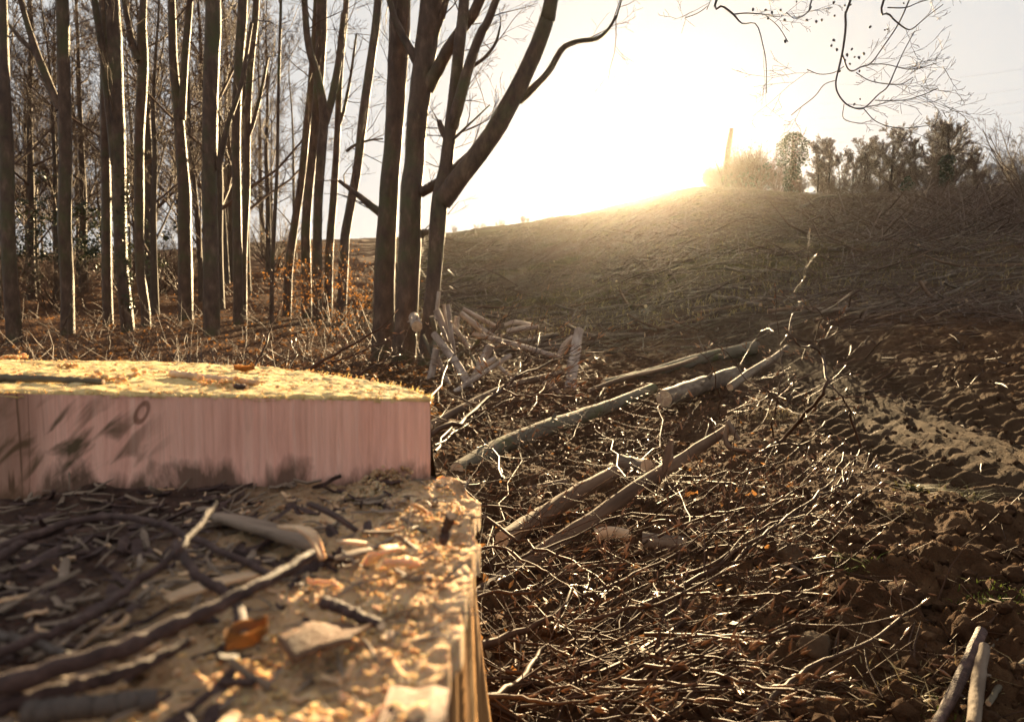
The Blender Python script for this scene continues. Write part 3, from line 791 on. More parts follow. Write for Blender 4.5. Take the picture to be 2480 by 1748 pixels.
for i in range(520):
    x = rng.uniform(-0.62, -0.05); y = rng.uniform(0.25, 0.77); L = rng.uniform(0.008, 0.035); a = rng.normal(0.5, 0.9)
    if y > face_y(x) - 0.01: continue
    z = float(ledge_z(np.array([x]), np.array([y]))[0])
    d = np.array((math.cos(a), math.sin(a), rng.normal(0, 0.25)))
    bag.add([(x, y, z + 0.002), (x + d[0] * L / 2, y + d[1] * L / 2, z + 0.004 + d[2] * L / 2), (x + d[0] * L, y + d[1] * L, z + 0.004 + d[2] * L)], [0.0005, rng.uniform(0.0006, 0.0016), 0.0004], 4)
V, F = bag.build()
tag(link("wood_splinters", mesh("wood_splinters", V, F), MAT['chipgrey']), "fine bark shreds and splinters littering the shaded notch ledge", "splinters", None, "stuff")

# bark shreds, chips and rotten pieces heaped in the shaded part of the notch
V_, F_, nv_ = [], [], 0
def shards(name, label, n, region, Lr, wr, mat, seed, lift=0.006):
    g = np.random.default_rng(seed); parts = []
    for i in range(n):
        x = g.uniform(*region[0]); y = g.uniform(*region[1])
        if y > face_y(x) - 0.012: continue
        z = float(ledge_z(np.array([x]), np.array([y]))[0]) + lift * g.random()
        L = g.uniform(*Lr); w = g.uniform(*wr); a = g.normal(0.5, 1.1)
        t = norm(np.array((math.cos(a), math.sin(a), g.normal(0, 0.22)))); s = norm(np.cross(t, np.array((g.normal(0, .35), g.normal(0, .35), 1)))); u = np.cross(s, t)
        c = np.array((x, y, z)); h = g.uniform(0.0012, 0.004)
        m = 5; rows = []
        for k in range(m):
            f = k / (m - 1); ww = w * (0.35 + 0.65 * math.sin(math.pi * (0.15 + 0.7 * f))) * g.uniform(0.7, 1.15); cc = c + t * L * (f - .5) + u * (0.12 * L * (f - .5) ** 2 * 2 + g.normal(0, .0008))
            rows += [cc - s * ww / 2, cc + u * h * 0.5, cc + s * ww / 2, cc - u * h * 0.7]
        idx = np.arange(m * 4).reshape(m, 4); nx = np.roll(idx, -1, 1)
        Q = np.stack([idx[:-1], nx[:-1], nx[1:], idx[1:]], -1).reshape(-1, 4)
        parts.append((np.array(rows), [np.concatenate([Q, idx[:1, ::-1], idx[-1:]])]))
    V, F = merge(parts)
    tag(link(name, mesh(name, V, F, False), MAT[mat]), label, "bark litter", None, "stuff")
shards("bark_litter", "dark bark shreds heaped over the shaded notch ledge", 400, ((-0.66, -0.12), (0.24, 0.80)), (0.008, 0.045), (0.003, 0.012), 'stick', 5)
shards("bark_litter", "weathered wood slivers among the bark shreds on the ledge", 260, ((-0.66, -0.05), (0.24, 0.80)), (0.008, 0.040), (0.002, 0.009), 'chipgrey', 6)
shards("bark_litter", "pale fresh chips dotted over the sunlit ledge", 130, ((-0.40, -0.05), (0.28, 0.74)), (0.004, 0.018), (0.002, 0.007), 'chip', 7)

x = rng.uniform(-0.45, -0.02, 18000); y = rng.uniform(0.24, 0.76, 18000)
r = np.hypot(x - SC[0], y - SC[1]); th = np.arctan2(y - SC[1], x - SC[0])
lit = sst(-0.03, 0.06, x + 0.10 + 0.193 * (0.78 - y) + 0.08 * fbm(x * 12, y * 12, 2)) * sst(-0.25, 0.25, fbm(x * 16 + 3, y * 16, 2))  # sunlit patch painted with paler crumbs, masked along the block's shadow edge
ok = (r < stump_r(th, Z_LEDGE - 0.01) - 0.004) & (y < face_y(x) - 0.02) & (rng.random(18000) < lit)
x, y = x[ok], y[ok]
s = 0.0008 + 0.0024 * rng.random(len(x)) ** 4
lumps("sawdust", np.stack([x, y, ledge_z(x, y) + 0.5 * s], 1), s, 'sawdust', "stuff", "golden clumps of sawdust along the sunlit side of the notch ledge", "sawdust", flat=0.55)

# mound of torn bark and crumbs at the right foot of the face
P, S = [], []
for i in range(420):
    u = rng.random() ** 0.6; x = -0.115 - 0.075 * rng.random(); y = float(face_y(x)) - 0.004 - 0.034 * rng.random()
    hgt = 0.034 * max(0.0, 1 - (float(face_y(x)) - y) / 0.042) * min(1, (x + 0.20) / 0.05)
    P.append((x, y, Z_LEDGE + 0.004 + hgt * rng.random() ** 0.4)); S.append(rng.uniform(0.0015, 0.0055))
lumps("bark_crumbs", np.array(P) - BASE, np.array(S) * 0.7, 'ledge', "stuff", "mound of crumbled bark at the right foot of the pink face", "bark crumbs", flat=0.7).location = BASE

# ------------------------------------------------------------------ trees
def rot_about(v, ax, a):
    ax = ax / np.linalg.norm(ax)
    return v * math.cos(a) + np.cross(ax, v) * math.sin(a) + ax * np.dot(ax, v) * (1 - math.cos(a))
def grow(bag, p, d, L, r, depth, g, up=0.25, nb=5, wander=0.16, sides=4, ratio=0.55, ang=(0.45, 1.0), tips=None, rmin=0.0025, start=0.25):
    n = 5 if L > 0.5 else 4
    pts = [p]; dd = d
    for i in range(n - 1):
        dd = dd + g.normal(0, wander, 3); dd[2] += up * 0.25
        dd = dd / np.linalg.norm(dd)
        pts.append(pts[-1] + dd * (L / (n - 1)))
    pts = np.array(pts)
    rad = np.linspace(r, max(r * 0.35, rmin), n)
    bag.add(pts, rad, sides if depth > 1 else 3)
    if tips is not None and depth == 0: tips.append((pts[-1], dd))
    if depth <= 0: return
    for k in range(nb):
        t = start + (1 - start) * (k + g.random()) / nb
        f = t * (n - 1); i = min(int(f), n - 2); f -= i
        q = pts[i] * (1 - f) + pts[i + 1] * f
        td = pts[i + 1] - pts[i]; td /= np.linalg.norm(td)
        ax = np.cross(td, g.normal(0, 1, 3)); 
        cd = rot_about(td, ax, g.uniform(*ang))
        cd[2] += up * 0.3; cd /= np.linalg.norm(cd)
        rr = (rad[i] * (1 - f) + rad[i + 1] * f)
        grow(bag, q, cd, L * ratio * g.uniform(0.6, 1.2) * (1.1 - 0.45 * t), max(rr * g.uniform(0.4, 0.65), rmin), depth - 1, g, up, nb, wander, sides, ratio, ang, tips, rmin, start)
def trunk_mesh(pts, rad, sides=14, n=40, lump=0.16):
    pr = smoothpath(np.column_stack([pts, rad]), n)
    p, r = pr[:, :3], np.maximum(pr[:, 3], 0.002)
    return p, r, tubes(p[None], r[None], sides, lump)
def to_ground(P, R):
    """continue a traced stem straight down into the ground, with a little root flare"""
    x, y = P[-1][0], P[-1][1]
    z = ground_z(x, y)
    d = P[-1] - P[-2]; d = d / np.linalg.norm(d)
    if P[-1][2] > z:
        k = (P[-1][2] - z) / max(-d[2], 0.3)
        Q = P[-1] + np.array((d[0] * 0.4 * k, d[1] * 0.4 * k, 0)); Q[2] = ground_z(Q[0], Q[1])
        P = np.vstack([P, Q]); R = np.append(R, R[-1] * 1.10)
    P = np.vstack([P, P[-1] + np.array((0, 0, -0.25))]); R = np.append(R, R[-1] * 1.25)
    return P, R
def ivy_on(p, r, z0, z1, side, n, g, parent, origin, sz=0.03):
    """small ivy leaves clothing a stem between two heights"""
    zz = p[:, 2]; V, F = [], []
    for i in range(n):
        z = g.uniform(z0, z1); k = int(np.argmin(np.abs(zz - z))); a = g.normal(side, 0.9)
        c = p[k] + np.array((math.cos(a), math.sin(a), 0)) * (r[k] + g.uniform(0.0, 0.05)); c[2] = z
        s = sz * g.uniform(0.6, 1.4); u = norm(g.normal(0, 1, 3)); v = norm(np.cross(u, g.normal(0, 1, 3)))
        b = len(V)
        V += [c - u * s, c + v * s * 0.6, c + u * s, c - v * s * 0.6 ]
        F.append((b, b + 1, b + 2, b + 3))
    return part("ivy", (np.array(V), [np.array(F)]), MAT['ivy'], parent, origin, False)
def traced_tree(name, label, k, Y, main, limbs=(), seed=0, ntw=10, top=5.0, group=None, ivy=None, mat='bark', stubs=(), twl=1.5, twr=0.010, low=0.25, lean=0.0):
    """main: (u, v, width) from the top of the picture down; limbs: lists from their outer end to their root"""
    g = np.random.default_rng(seed)
    P = np.array([at(k, u, v, Y) for u, v, w in main]); R = np.array([size(k, w, Y) / 2 for u, v, w in main]) * 0.87
    P[:, 1] += g.normal(0, 0.03, len(P))
    # carry on above the picture
    d = norm(P[0] - P[1]); d = norm(d + np.array((0, 0, 0.8)))
    e1 = P[0] + d * top * 0.5; e2 = P[0] + d * top + np.array((g.normal(0, 0.3), g.normal(0, 0.3), 0))
    P2 = np.vstack([e2, e1, P]); R2 = np.concatenate([[R[0] * 0.25, R[0] * 0.65], R])
    P2, R2 = to_ground(P2, R2)
    base = P2[-1].copy(); base[2] = ground_z(base[0], base[1])
    root = empty(name, base); tag(root, label, "tree", group)
    p, r, VF = trunk_mesh(P2, R2)
    part("trunk", VF, MAT[mat], root, base)
    bag = Bag()
    zb, ztop = base[2], P2[0][2]
    for lm in limbs:
        yo = lm[0] if isinstance(lm[0], (int, float)) else 0.0
        pts = lm[1:] if isinstance(lm[0], (int, float)) else lm
        LP = np.array([at(k, u, v, Y + yo * (1 - i / (len(pts) - 1))) for i, (u, v, w) in enumerate(pts)])
        LR = np.array([size(k, w, Y) / 2 for u, v, w in pts])
        if pts[0][1] <= 25:      # leaves the picture at the top: carry on a bit
            dd = norm(norm(LP[0] - LP[1]) + np.array((0, 0, 0.3)))
            LP = np.vstack([LP[0] + dd * 2.2, LP]); LR = np.append(LR[0] * 0.4, LR)
        lp, lr, VF = trunk_mesh(LP, LR, 10, 26)
        part("limb", VF, MAT[mat], root, base)
        for j in range(max(3, ntw // 3)):
            i = g.integers(0, 22); dd = norm(norm(lp[i] - lp[i + 1]) + g.normal(0, 0.7, 3) * np.array((1, 0.7, 1)))
            grow(bag, lp[i], dd, twl * g.uniform(0.3, 0.9), min(twr, lr[i] * 0.5), 2, g, 0.2, 4, rmin=0.0018)
    for j in range(ntw):
        t = g.uniform(low, 1.0) ; z = zb + (ztop - zb) * t
        i = int(np.argmin(np.abs(p[:, 2] - z)))
        a = g.uniform(0, 6.283); dd = np.array((math.cos(a), math.sin(a), g.uniform(0.1, 1.1))); dd /= np.linalg.norm(dd)
        s = 1.0 if t > 0.45 else 0.55
        grow(bag, p[i], dd, twl * s * g.uniform(0.5, 1.3), min(twr * (1.4 if t > 0.5 else 0.7), r[i] * 0.45), 3 if t > 0.45 else 2, g, 0.3, 4, rmin=0.002)
    if bag:
        part("crown", bag.build(), MAT['twig_far'], root, base)
    if ivy:
        ivy_on(p, r, base[2] + ivy[0], base[2] + ivy[1], ivy[2], ivy[3], g, root, base, ivy[4] if len(ivy) > 4 else 0.03)
    return root, p, r, base

# the beeches standing in the middle, by the heap of cordwood
traced_tree("beech_tree", "thick straight beech trunk, leftmost of the clump beside the heaped logs", 2, 9.8,
            [(735, 0, 100), (722, 300, 96), (705, 600, 92), (688, 850, 95), (668, 1200, 105), (662, 1560, 118)], [(0.2, (470, 788, 16), (540, 840, 24), (620, 905, 34), (690, 960, 40))], 11, 16, 6, twl=1.2, twr=0.010)
traced_tree("beech_tree", "knobbly middle beech of the clump, forking high into two limbs", 2, 9.4,
            [(872, 0, 110), (848, 180, 108), (826, 380, 106), (805, 560, 100), (795, 720, 104), (785, 860, 108), (778, 1100, 112), (752, 1560, 122)],
            [(0.1, (688, 0, 26), (725, 110, 30), (770, 200, 36), (815, 280, 44)), (-0.3, (1085, -5, 40), (1030, 90, 46), (955, 200, 50), (900, 300, 56), (850, 390, 66)),
             (-0.1, (935, 5, 26), (915, 70, 30), (880, 160, 40)), (-0.3, (1090, 632, 30), (1005, 705, 34), (930, 775, 38), (840, 832, 42), (800, 850, 40)), (0.1, (862, 1010, 20), (835, 1015, 34), (790, 1040, 44))], 12, 14, 6, twl=1.1, twr=0.010)
traced_tree("beech_tree", "slim beech of the clump with a long limb leaning out over the slope", 2, 9.1,
            [(1012, 0, 52), (998, 180, 56), (972, 400, 58), (950, 600, 62), (930, 740, 70), (905, 900, 84), (885, 1150, 76), (868, 1350, 78), (845, 1600, 86)],
            [(-0.4, (1395, -5, 56), (1372, 90, 60), (1320, 230, 66), (1240, 400, 74), (1140, 580, 80), (1020, 740, 84), (915, 880, 88)),
             (-0.3, (1150, 10, 30), (1085, 150, 38), (1035, 290, 44), (985, 470, 52), (962, 560, 50)),
             (-0.6, (1700, 0, 6), (1675, 70, 10), (1640, 130, 12), (1590, 170, 18), (1505, 182, 20), (1440, 215, 24), (1390, 300, 26), (1335, 365, 30), (1250, 440, 40)),
             (-0.2, (1172, 115, 8), (1150, 190, 12), (1105, 250, 14), (1050, 292, 16), (1010, 330, 18)), (-0.2, (1125, 458, 5), (1060, 520, 8), (985, 590, 12), (955, 620, 14)), (0.1, (905, 528, 22), (920, 570, 30), (945, 610, 34))], 13, 12, 5, twl=0.9, twr=0.008)
# the left wood, nearest stems
T = [
 ("mossy dark trunk cut by the left edge of the view", 1, 12.0, [(5, 0, 34), (12, 200, 42), (25, 450, 56), (30, 700, 64), (38, 1050, 62), (48, 1450, 70)], (), None),
 ("straight beech trunk with a bright sunlit edge, second from the left edge", 1, 13.0, [(272, 0, 54), (278, 350, 55), (282, 700, 58), (286, 1000, 60), (290, 1250, 60), (293, 1560, 66)], [((90, 0, 20), (150, 200, 26), (200, 330, 30), (262, 480, 34)), ((0, 60, 12), (90, 170, 18), (160, 240, 22), (200, 330, 26))], None),
 ("smooth grey trunk leaning left, its right side trailing ivy at the foot", 1, 13.5, [(486, 0, 62), (500, 250, 62), (512, 500, 62), (518, 700, 60), (525, 950, 58), (540, 1200, 58), (566, 1560, 64)], [((412, 0, 26), (440, 180, 30), (468, 400, 32), (490, 600, 36), (505, 720, 40))], (0.4, 3.2, 0.0, 420, 0.028)),
 ("plain trunk hidden partly behind the ivy-footed leaning trunk", 1, 15.0, [(455, 300, 40), (460, 600, 42), (462, 900, 44), (466, 1250, 46), (485, 1560, 50)], (), None),
 ("slender trunk forking high up, right of the ivy-footed trunk", 1, 14.5, [(625, 0, 32), (622, 110, 40), (614, 300, 48), (605, 600, 46), (606, 900, 46), (610, 1150, 44), (632, 1340, 42)], [((540, 0, 20), (562, 120, 24), (580, 200, 28), (606, 270, 34))], None),
 ("trunk splitting into two upright stems, between slender and stout trunks", 1, 16.0, [(750, 0, 34), (752, 250, 38), (768, 430, 44), (788, 650, 52), (800, 850, 60), (805, 1060, 64)], [((828, 0, 24), (812, 180, 28), (800, 350, 30), (790, 520, 36))], None),
 ("stoutest smooth trunk of the left wood with brilliantly lit right edge", 1, 13.0, [(932, 0, 70), (924, 250, 70), (916, 500, 71), (914, 800, 70), (914, 1000, 70), (918, 1160, 74)], [((1095, 100, 14), (1050, 370, 18), (1000, 520, 20), (965, 660, 26), (950, 740, 28))], None),
 ("tall thin trunk just right of the stoutest smooth trunk", 2, 15.0, [(48, 0, 44), (36, 250, 42), (26, 500, 42), (22, 800, 42), (26, 1150, 46)], (), None),
 ("wavy thin trunk, second to the right of the stoutest smooth trunk", 2, 16.0, [(106, 0, 30), (88, 250, 30), (72, 480, 32), (66, 800, 34), (52, 1120, 36)], [((160, 250, 10), (130, 400, 14), (100, 520, 16), (72, 600, 18))], None),
 ("thinnest pole-like sapling standing alone before the pale far bank", 2, 15.0, [(216, 0, 13), (206, 350, 14), (200, 700, 16), (194, 900, 18), (180, 1190, 20)], (), None),
 ("left stem of the leaning triple-stemmed beech", 2, 17.0, [(352, 330, 32), (330, 560, 34), (305, 800, 36), (272, 1000, 38), (252, 1180, 40)], (), None),
 ("middle stem of the leaning triple-stemmed beech", 2, 16.5, [(395, 0, 52), (388, 250, 48), (368, 520, 44), (345, 750, 44), (328, 980, 46), (325, 1180, 48)], (), None),
 ("right stem of the leaning triple-stemmed beech, with a high fork", 2, 16.0, [(318, 0, 30), (338, 200, 34), (376, 340, 40), (402, 500, 44), (396, 680, 46), (382, 860, 44), (374, 1090, 46)], [((490, 60, 24), (470, 250, 28), (440, 420, 32), (408, 540, 36))], None),
 ("slim curved trunk between triple-stemmed beech and the leaning trunk", 2, 16.5, [(500, 0, 26), (474, 300, 28), (462, 600, 32), (448, 850, 36), (430, 1100, 40)], [((545, 150, 8), (520, 330, 12), (490, 480, 14), (465, 560, 16))], None),
 ("leaning trunk standing nearest to the central beech clump", 2, 15.0, [(637, 0, 38), (610, 250, 40), (575, 500, 44), (545, 750, 44), (508, 950, 44), (492, 1070, 48)], [((660, 605, 6), (600, 612, 9), (540, 632, 12), (500, 660, 14))], None),
]
for i, (lab, k, Y, main, limbs, ivy) in enumerate(T):
    traced_tree("beech_tree", lab, k, Y, main, limbs, 30 + i, 15, 6, group="trees of the left wood", ivy=ivy, twl=1.5, twr=0.012)
# far wood: five kinds of bare tree, copied
def proto_tree(seed, Hh, r, nb=13, depth=4):
    g = np.random.default_rng(seed)
    root = empty("woodland_tree", (0, 0, 0))
    z = np.linspace(0, 1, 8)
    P = np.stack([np.cumsum(g.normal(0, 0.10, 8)) * z, np.cumsum(g.normal(0, 0.10, 8)) * z, z * Hh - 0.3], 1)
    R = r * (1.1 - 0.95 * z); R[0] *= 1.2
    p, rr, VF = trunk_mesh(P, R, 9, 20)
    part("trunk", VF, MAT['bark_far'], root, (0, 0, 0))
    bag = Bag()
    for j in range(nb):
        t = 0.16 + 0.82 * (j + g.random()) / nb
        i = int(t * 19); a = g.uniform(0, 6.28)
        d = np.array((math.cos(a), math.sin(a), g.uniform(0.4, 1.5))); d /= np.linalg.norm(d)
        grow(bag, p[i], d, Hh * g.uniform(0.16, 0.30) * (1.25 - 0.6 * t), rr[i] * 0.42, depth - 1, g, 0.35, 6, 0.14, 4, 0.52, rmin=0.0058, start=0.2)
    part("crown", bag.build(), MAT['twig_far'], root, (0, 0, 0))
    return root
def proto_bush(name, seed, Hh, stems=9, mat='twig_far', depth=3, spread=0.5):
    g = np.random.default_rng(seed)
    root = empty(name, (0, 0, 0))
    bag = Bag()
    for j in range(stems):
        a = g.uniform(0, 6.28); d = np.array((math.cos(a) * spread, math.sin(a) * spread, 1.0)); d /= np.linalg.norm(d)
        grow(bag, np.array((g.normal(0, 0.12), g.normal(0, 0.12), -0.1)), d, Hh * g.uniform(0.6, 1.0), 0.012 * Hh, depth, g, 0.25, 5, 0.15, 4, 0.5, rmin=0.004)
    part("branches", bag.build(), MAT[mat], root, (0, 0, 0))
    return root
protos = [proto_tree(100 + i, h, r) for i, (h, r) in enumerate([(15, 0.15), (13, 0.12), (17, 0.17), (11, 0.10), (14, 0.11)])]
bushes = [proto_bush("woodland_bush", 200 + i, h) for i, h in enumerate([3.2, 2.6, 4.0])]
def place(proto, used, x, y, rz, s, label, cat, group, dz=0.0):
    o = proto if id(proto) not in used else copy_tree(proto)
    used.add(id(proto))
    o.location = (x, y, float(hbase(np.array([x]), np.array([y]))[0]) + dz); o.rotation_euler = (0, 0, rz); o.scale = (s, s, s)
    tag(o, label, cat, group)
    return o
used = set()
LAND = [(15, "mossy edge trunk"), (145, "sunlit straight trunk"), (262, "ivy-footed trunk"), (312, "slender forked trunk"), (400, "two-stemmed trunk"), (471, "stoutest trunk"), (555, "wavy thin trunk"), (690, "triple-stemmed beech"), (810, "leaning trunk")]
def between(x, Y):
    u = 1148 + 1523 * x / Y
    a = [n for p, n in LAND if p <= u]; b = [n for p, n in LAND if p > u]
    if not a: return "at the left edge"
    if not b: return "right of the leaning trunk"
    return "between %s and %s" % (a[-1], b[0])
g = np.random.default_rng(5)
taken = []
def spot(u0, u1, y0, y1, dmin):
    for _ in range(60):
        Y = math.exp(g.uniform(math.log(y0), math.log(y1))); u = g.uniform(u0, u1)
        x = (u - 1148) / 1523 * Y
        if all((x - a) ** 2 + (Y - b) ** 2 > dmin * dmin for a, b in taken):
            taken.append((x, Y)); return x, Y
    return x, Y
for i in range(66):
    x, Y = spot(-160, 560 if i % 5 else 800, 18, 75, 1.1)
    place(protos[g.integers(0, 5)], used, x, Y, g.uniform(0, 6.28), g.uniform(0.75, 1.15), "thin bare tree %s the wood, %s" % ("deep in" if Y > 38 else "well inside", between(x, Y)), "tree", "trees deep in the left wood")
for i in range(24):
    x, Y = spot(-160, 620 if i % 4 else 840, 17, 60, 0.8)
    place(bushes[g.integers(0, 3)], used, x, Y, g.uniform(0, 6.28), g.uniform(0.7, 1.2), "bare brown understorey bush in the wood, %s" % between(x, Y), "bush", "understorey of the left wood")
# copper-leaved beech scrub left of the clump
def leafy_bush(name, label, c, Hh, n, mat, seed, spread=0.7, lsz=0.020, stems=8):
    g2 = np.random.default_rng(seed); tips = []; bag = Bag()
    for j in range(stems):
        a = g2.uniform(0, 6.28); d = norm(np.array((math.cos(a) * spread, math.sin(a) * spread, 1.0)))
        grow(bag, np.array((c[0] + g2.normal(0, 0.15), c[1] + g2.normal(0, 0.15), c[2] - 0.05)), d, Hh * g2.uniform(0.5, 1), 0.010, 3, g2, 0.05, 4, 0.2, 3, 0.55, tips=tips, rmin=0.002)
    root = empty(name, c); tag(root, label, "bush")
    part("branches", bag.build(), MAT['twig_far'], root, c)
    V, F = [], []
    for i in range(n):
        q, d = tips[g2.integers(0, len(tips))]
        q = q + g2.normal(0, 0.05, 3); s = lsz * g2.uniform(0.6, 1.3)
        u = norm(g2.normal(0, 1, 3)); v = norm(np.cross(u, g2.normal(0, 1, 3))); b = len(V)
        V += [q - u * s, q + v * s * 0.55 - u * 0.1 * s, q + u * s, q - v * s * 0.55]
        F.append((b, b + 1, b + 2, b + 3))
    o = part("leaves", (np.array(V), [np.array(F)]), MAT[mat], root, c, False); o["kind"] = "stuff"
    return root
def bushat(u, v, Y): 
    x = (u - 1148) / 1523 * Y
    return np.array((x, Y, ground_z(x, Y)))
leafy_bush("beech_scrub", "copper-leaved beech bush just left of the central beech clump", bushat(750, 0, 12.0), 1.7, 800, 'leaforange', 61)
leafy_bush("beech_scrub", "copper-leaved bush behind the leaning trunks, before the bright bank", bushat(690, 0, 17.5), 2.6, 600, 'leaforange', 62)
leafy_bush("beech_scrub", "smaller orange-leaved bush at the foot of the leaning trunk by the clump", bushat(800, 0, 13.5), 1.9, 450, 'leaforange', 63)
leafy_bush("holly_bush", "dark green evergreen bush among the trunks at the left", bushat(185, 0, 20.0), 4.2, 2600, 'ivy', 64, 0.35, 0.06)

# ------------------------------------------------------------------ logs
def log(name, label, k, segs, Y, mat='logbark', group=None, cat="log", sides=11, wob=0.02, knots=2, ends='cutwood', n=14):
    """segs: (u, v, width); Y: depth, or depths for first and last point"""
    Y0, Y1 = (Y, Y) if isinstance(Y, (int, float)) else Y
    m = len(segs)
    ys = [Y0 + (Y1 - Y0) * i / (m - 1) for i in range(m)]
    P = np.array([at(k, u, v, y) for (u, v, w), y in zip(segs, ys)])
    R = np.array([size(k, w, y) / 2 for (u, v, w), y in zip(segs, ys)])
    return log3(name, label, P, R, mat, group, cat, sides, wob, knots, ends, n)
def log3(name, label, P, R, mat='logbark', group=None, cat="log", sides=11, wob=0.02, knots=2, ends='cutwood', n=14):
    pr = smoothpath(np.column_stack([P, R]), n)
    p, r = pr[:, :3], pr[:, 3]
    L = np.linalg.norm(p[-1] - p[0])
    d = norm(p[-1] - p[0])
    p[1:-1] += rng.normal(0, 1, (n - 2, 3)) * wob * r.mean()
    r = r * (1 + 0.07 * perlin(np.arange(n) * 0.8, np.full(n, rng.uniform(0, 90))))
    # local frame: x along the log, so that the bark grain follows it
    q = Vector(d).to_track_quat('X', 'Z')
    root = empty(name, p[0]); root.rotation_mode = 'QUATERNION'; root.rotation_quaternion = q
    tag(root, label, cat, group)
    Mi = np.array(q.to_matrix().inverted())
    loc = lambda V: (V - p[0]) @ Mi.T
    V, F = tubes(p[None], r[None], sides, 0.16)
    parts = [(V, F)]
    for j in range(knots):
        i = rng.integers(2, n - 2); a = rng.uniform(0, 6.28)
        t = norm(p[i + 1] - p[i]); s = norm(np.cross(t, rng.normal(0, 1, 3)))
        kp = np.array([p[i] + s * r[i] * 0.6, p[i] + s * r[i] * 1.05 + t * r[i] * 0.2, p[i] + s * r[i] * (1.2 + 0.5 * rng.random()) + t * r[i] * 0.4])
        parts.append(tubes(kp[None], np.array([[r[i] * 0.4, r[i] * 0.26, r[i] * 0.18]]), 6, 0, True))
    V, F = merge(parts)
    link("bark", mesh("bark", loc(V), F), MAT[mat], root)
    for VV, FF in end_discs(p, r, sides):
        link("cut_end", mesh("cut_end", loc(VV), FF, False), MAT[ends], root)
    return root
# heap of cordwood beside the clump
pile = [
 ("short log stub standing up at the top of the heap, against the slim beech", [(215, 480, 20), (232, 330, 18)], 8.2),
 ("mottled thick log leaning in the heap, right beside the slim beech trunk", [(285, 600, 34), (218, 428, 34)], 8.0),
 ("thin dark pole leaning upright behind the two mottled logs", [(282, 590, 17), (258, 398, 15)], 8.3),
 ("straight mottled pole leaning upright, rightmost of the leaning poles", [(316, 690, 24), (280, 400, 22)], 7.9),
 ("long pale log sliding down the front of the heap", [(430, 905, 40), (330, 725, 40), (205, 562, 34)], (7.0, 7.8)),
 ("stout log lying slantwise at the top right of the heap", [(492, 556, 30), (348, 446, 28)], 8.6),
 ("slimmer log lying just above the stout slanting log", [(538, 518, 22), (362, 422, 20)], 8.9),
 ("short brown log leaning below the stout slanting log", [(402, 642, 26), (322, 532, 22)], 8.2),
 ("thin log lying under the slimmer slanting log", [(580, 598, 18), (400, 500, 18)], 8.6),
 ("stubby reddish log end sticking up between the leaning poles and slanting logs", [(325, 535, 30), (330, 465, 28)], 8.4),
 ("dark log half hidden behind the long pale log", [(252, 762, 28), (205, 640, 26)], 7.9),
 ("thick brown log standing at the left foot of the heap by the trunk", [(172, 885, 40), (218, 640, 34)], 7.6),
 ("long straight pole lying across the front of the heap", [(200, 955, 24), (410, 815, 25), (622, 678, 22)], (6.6, 7.4)),
 ("thick pale log leaning up to the right behind the straight pole", [(428, 800, 42), (512, 618, 42)], 7.7),
 ("knobbly greyish log beside the thick pale leaning log", [(400, 815, 28), (470, 735, 30), (548, 692, 26)], 7.3),
 ("short log pointing down at the base of the long pale log", [(330, 935, 32), (258, 785, 30)], 7.2),
 ("thin branch lying right of the knobbly log in the grass", [(700, 880, 14), (560, 735, 18)], 7.2),
 ("long grey pole running from the heap towards the paired upright logs", [(905, 692, 24), (700, 632, 26), (530, 588, 26), (420, 560, 22)], (7.6, 8.6)),
 ("short log lying alone on the far edge of the heap", [(602, 545, 26), (690, 530, 28), (775, 522, 24)], 9.5),
 ("pale bent log lying behind the short lone log", [(590, 512, 20), (650, 498, 26), (740, 512, 20)], 9.9),
 ("slim tilted log touching the thick upright log's left side", [(888, 672, 26), (925, 610, 28), (965, 575, 24)], 7.4),
 ("thick tilted log propped almost upright in the open", [(945, 870, 56), (968, 700, 54), (995, 540, 46)], (6.6, 7.2)),
 ("left one of two crossed pale stubs at the foot of the propped log", [(852, 868, 26), (782, 795, 22)], 6.9),
 ("right one of two crossed pale stubs, pointing at the propped log's foot", [(905, 900, 22), (860, 845, 24), (826, 788, 18)], 6.8),
 ("round log end peeping out between the beech trunks", [(95, 470, 52), (112, 520, 54)], (9.0, 8.4)),
]
for lab, segs, Y in pile:
    log("cut_log", lab, 4, [(u_, v_, w_ * 1.12) for u_, v_, w_ in segs], Y, 'cordwood', "heap of cut logs by the beech clump")
g = np.random.default_rng(77)
for i in range(26):      # further logs filling the heap
    u, v = g.uniform(170, 560), g.uniform(560, 930)
    if u > 430 and v < 640: v += 120
    a = g.uniform(0.5, 2.4); L = g.uniform(70, 170)
    log("cut_log", "half-buried brown log in the shadowed inside of the heap", 4, [(u, v, g.uniform(18, 32)), (u + math.cos(a) * L, v - math.sin(a) * L, g.uniform(16, 28))], (8.3 + g.uniform(0, 0.5) - 0.0012 * (v - 600), 8.6 - 0.0012 * (v - 600)), 'logmoss', "logs inside the heap", sides=8, n=6)
# fallen trunks right of the heap
log("fallen_log", "big mossy fallen trunk curving from beside the stump towards the rays", 4, [(330, 1300, 84), (560, 1175, 96), (800, 1080, 92), (1000, 1012, 80), (1200, 938, 66), (1400, 855, 54)], (3.3, 5.8), 'logmoss', None, "fallen trunk", 18, 0.03, 3, n=28)
log("fallen_log", "thick grey log with a torn end, behind the mossy trunk", 4, [(1460, 912, 96), (1600, 860, 94), (1720, 822, 88), (1850, 780, 82)], (5.4, 6.6), 'logbark', None, "log", 18, 0.03, 3)
log("fallen_log", "long dark trunk lying behind the thick grey log", 4, [(1130, 830, 46), (1400, 770, 58), (1650, 700, 66), (1960, 632, 70)], (7.0, 8.6), 'logmoss', None, "fallen trunk", 14, 0.03, 2, n=20)
log("fallen_branch", "pale straight pole resting with one end on the torn grey log", 4, [(1818, 850, 44), (1960, 750, 42), (2060, 690, 36), (2132, 632, 28)], (5.0, 5.8), 'logbark', None, "pole")
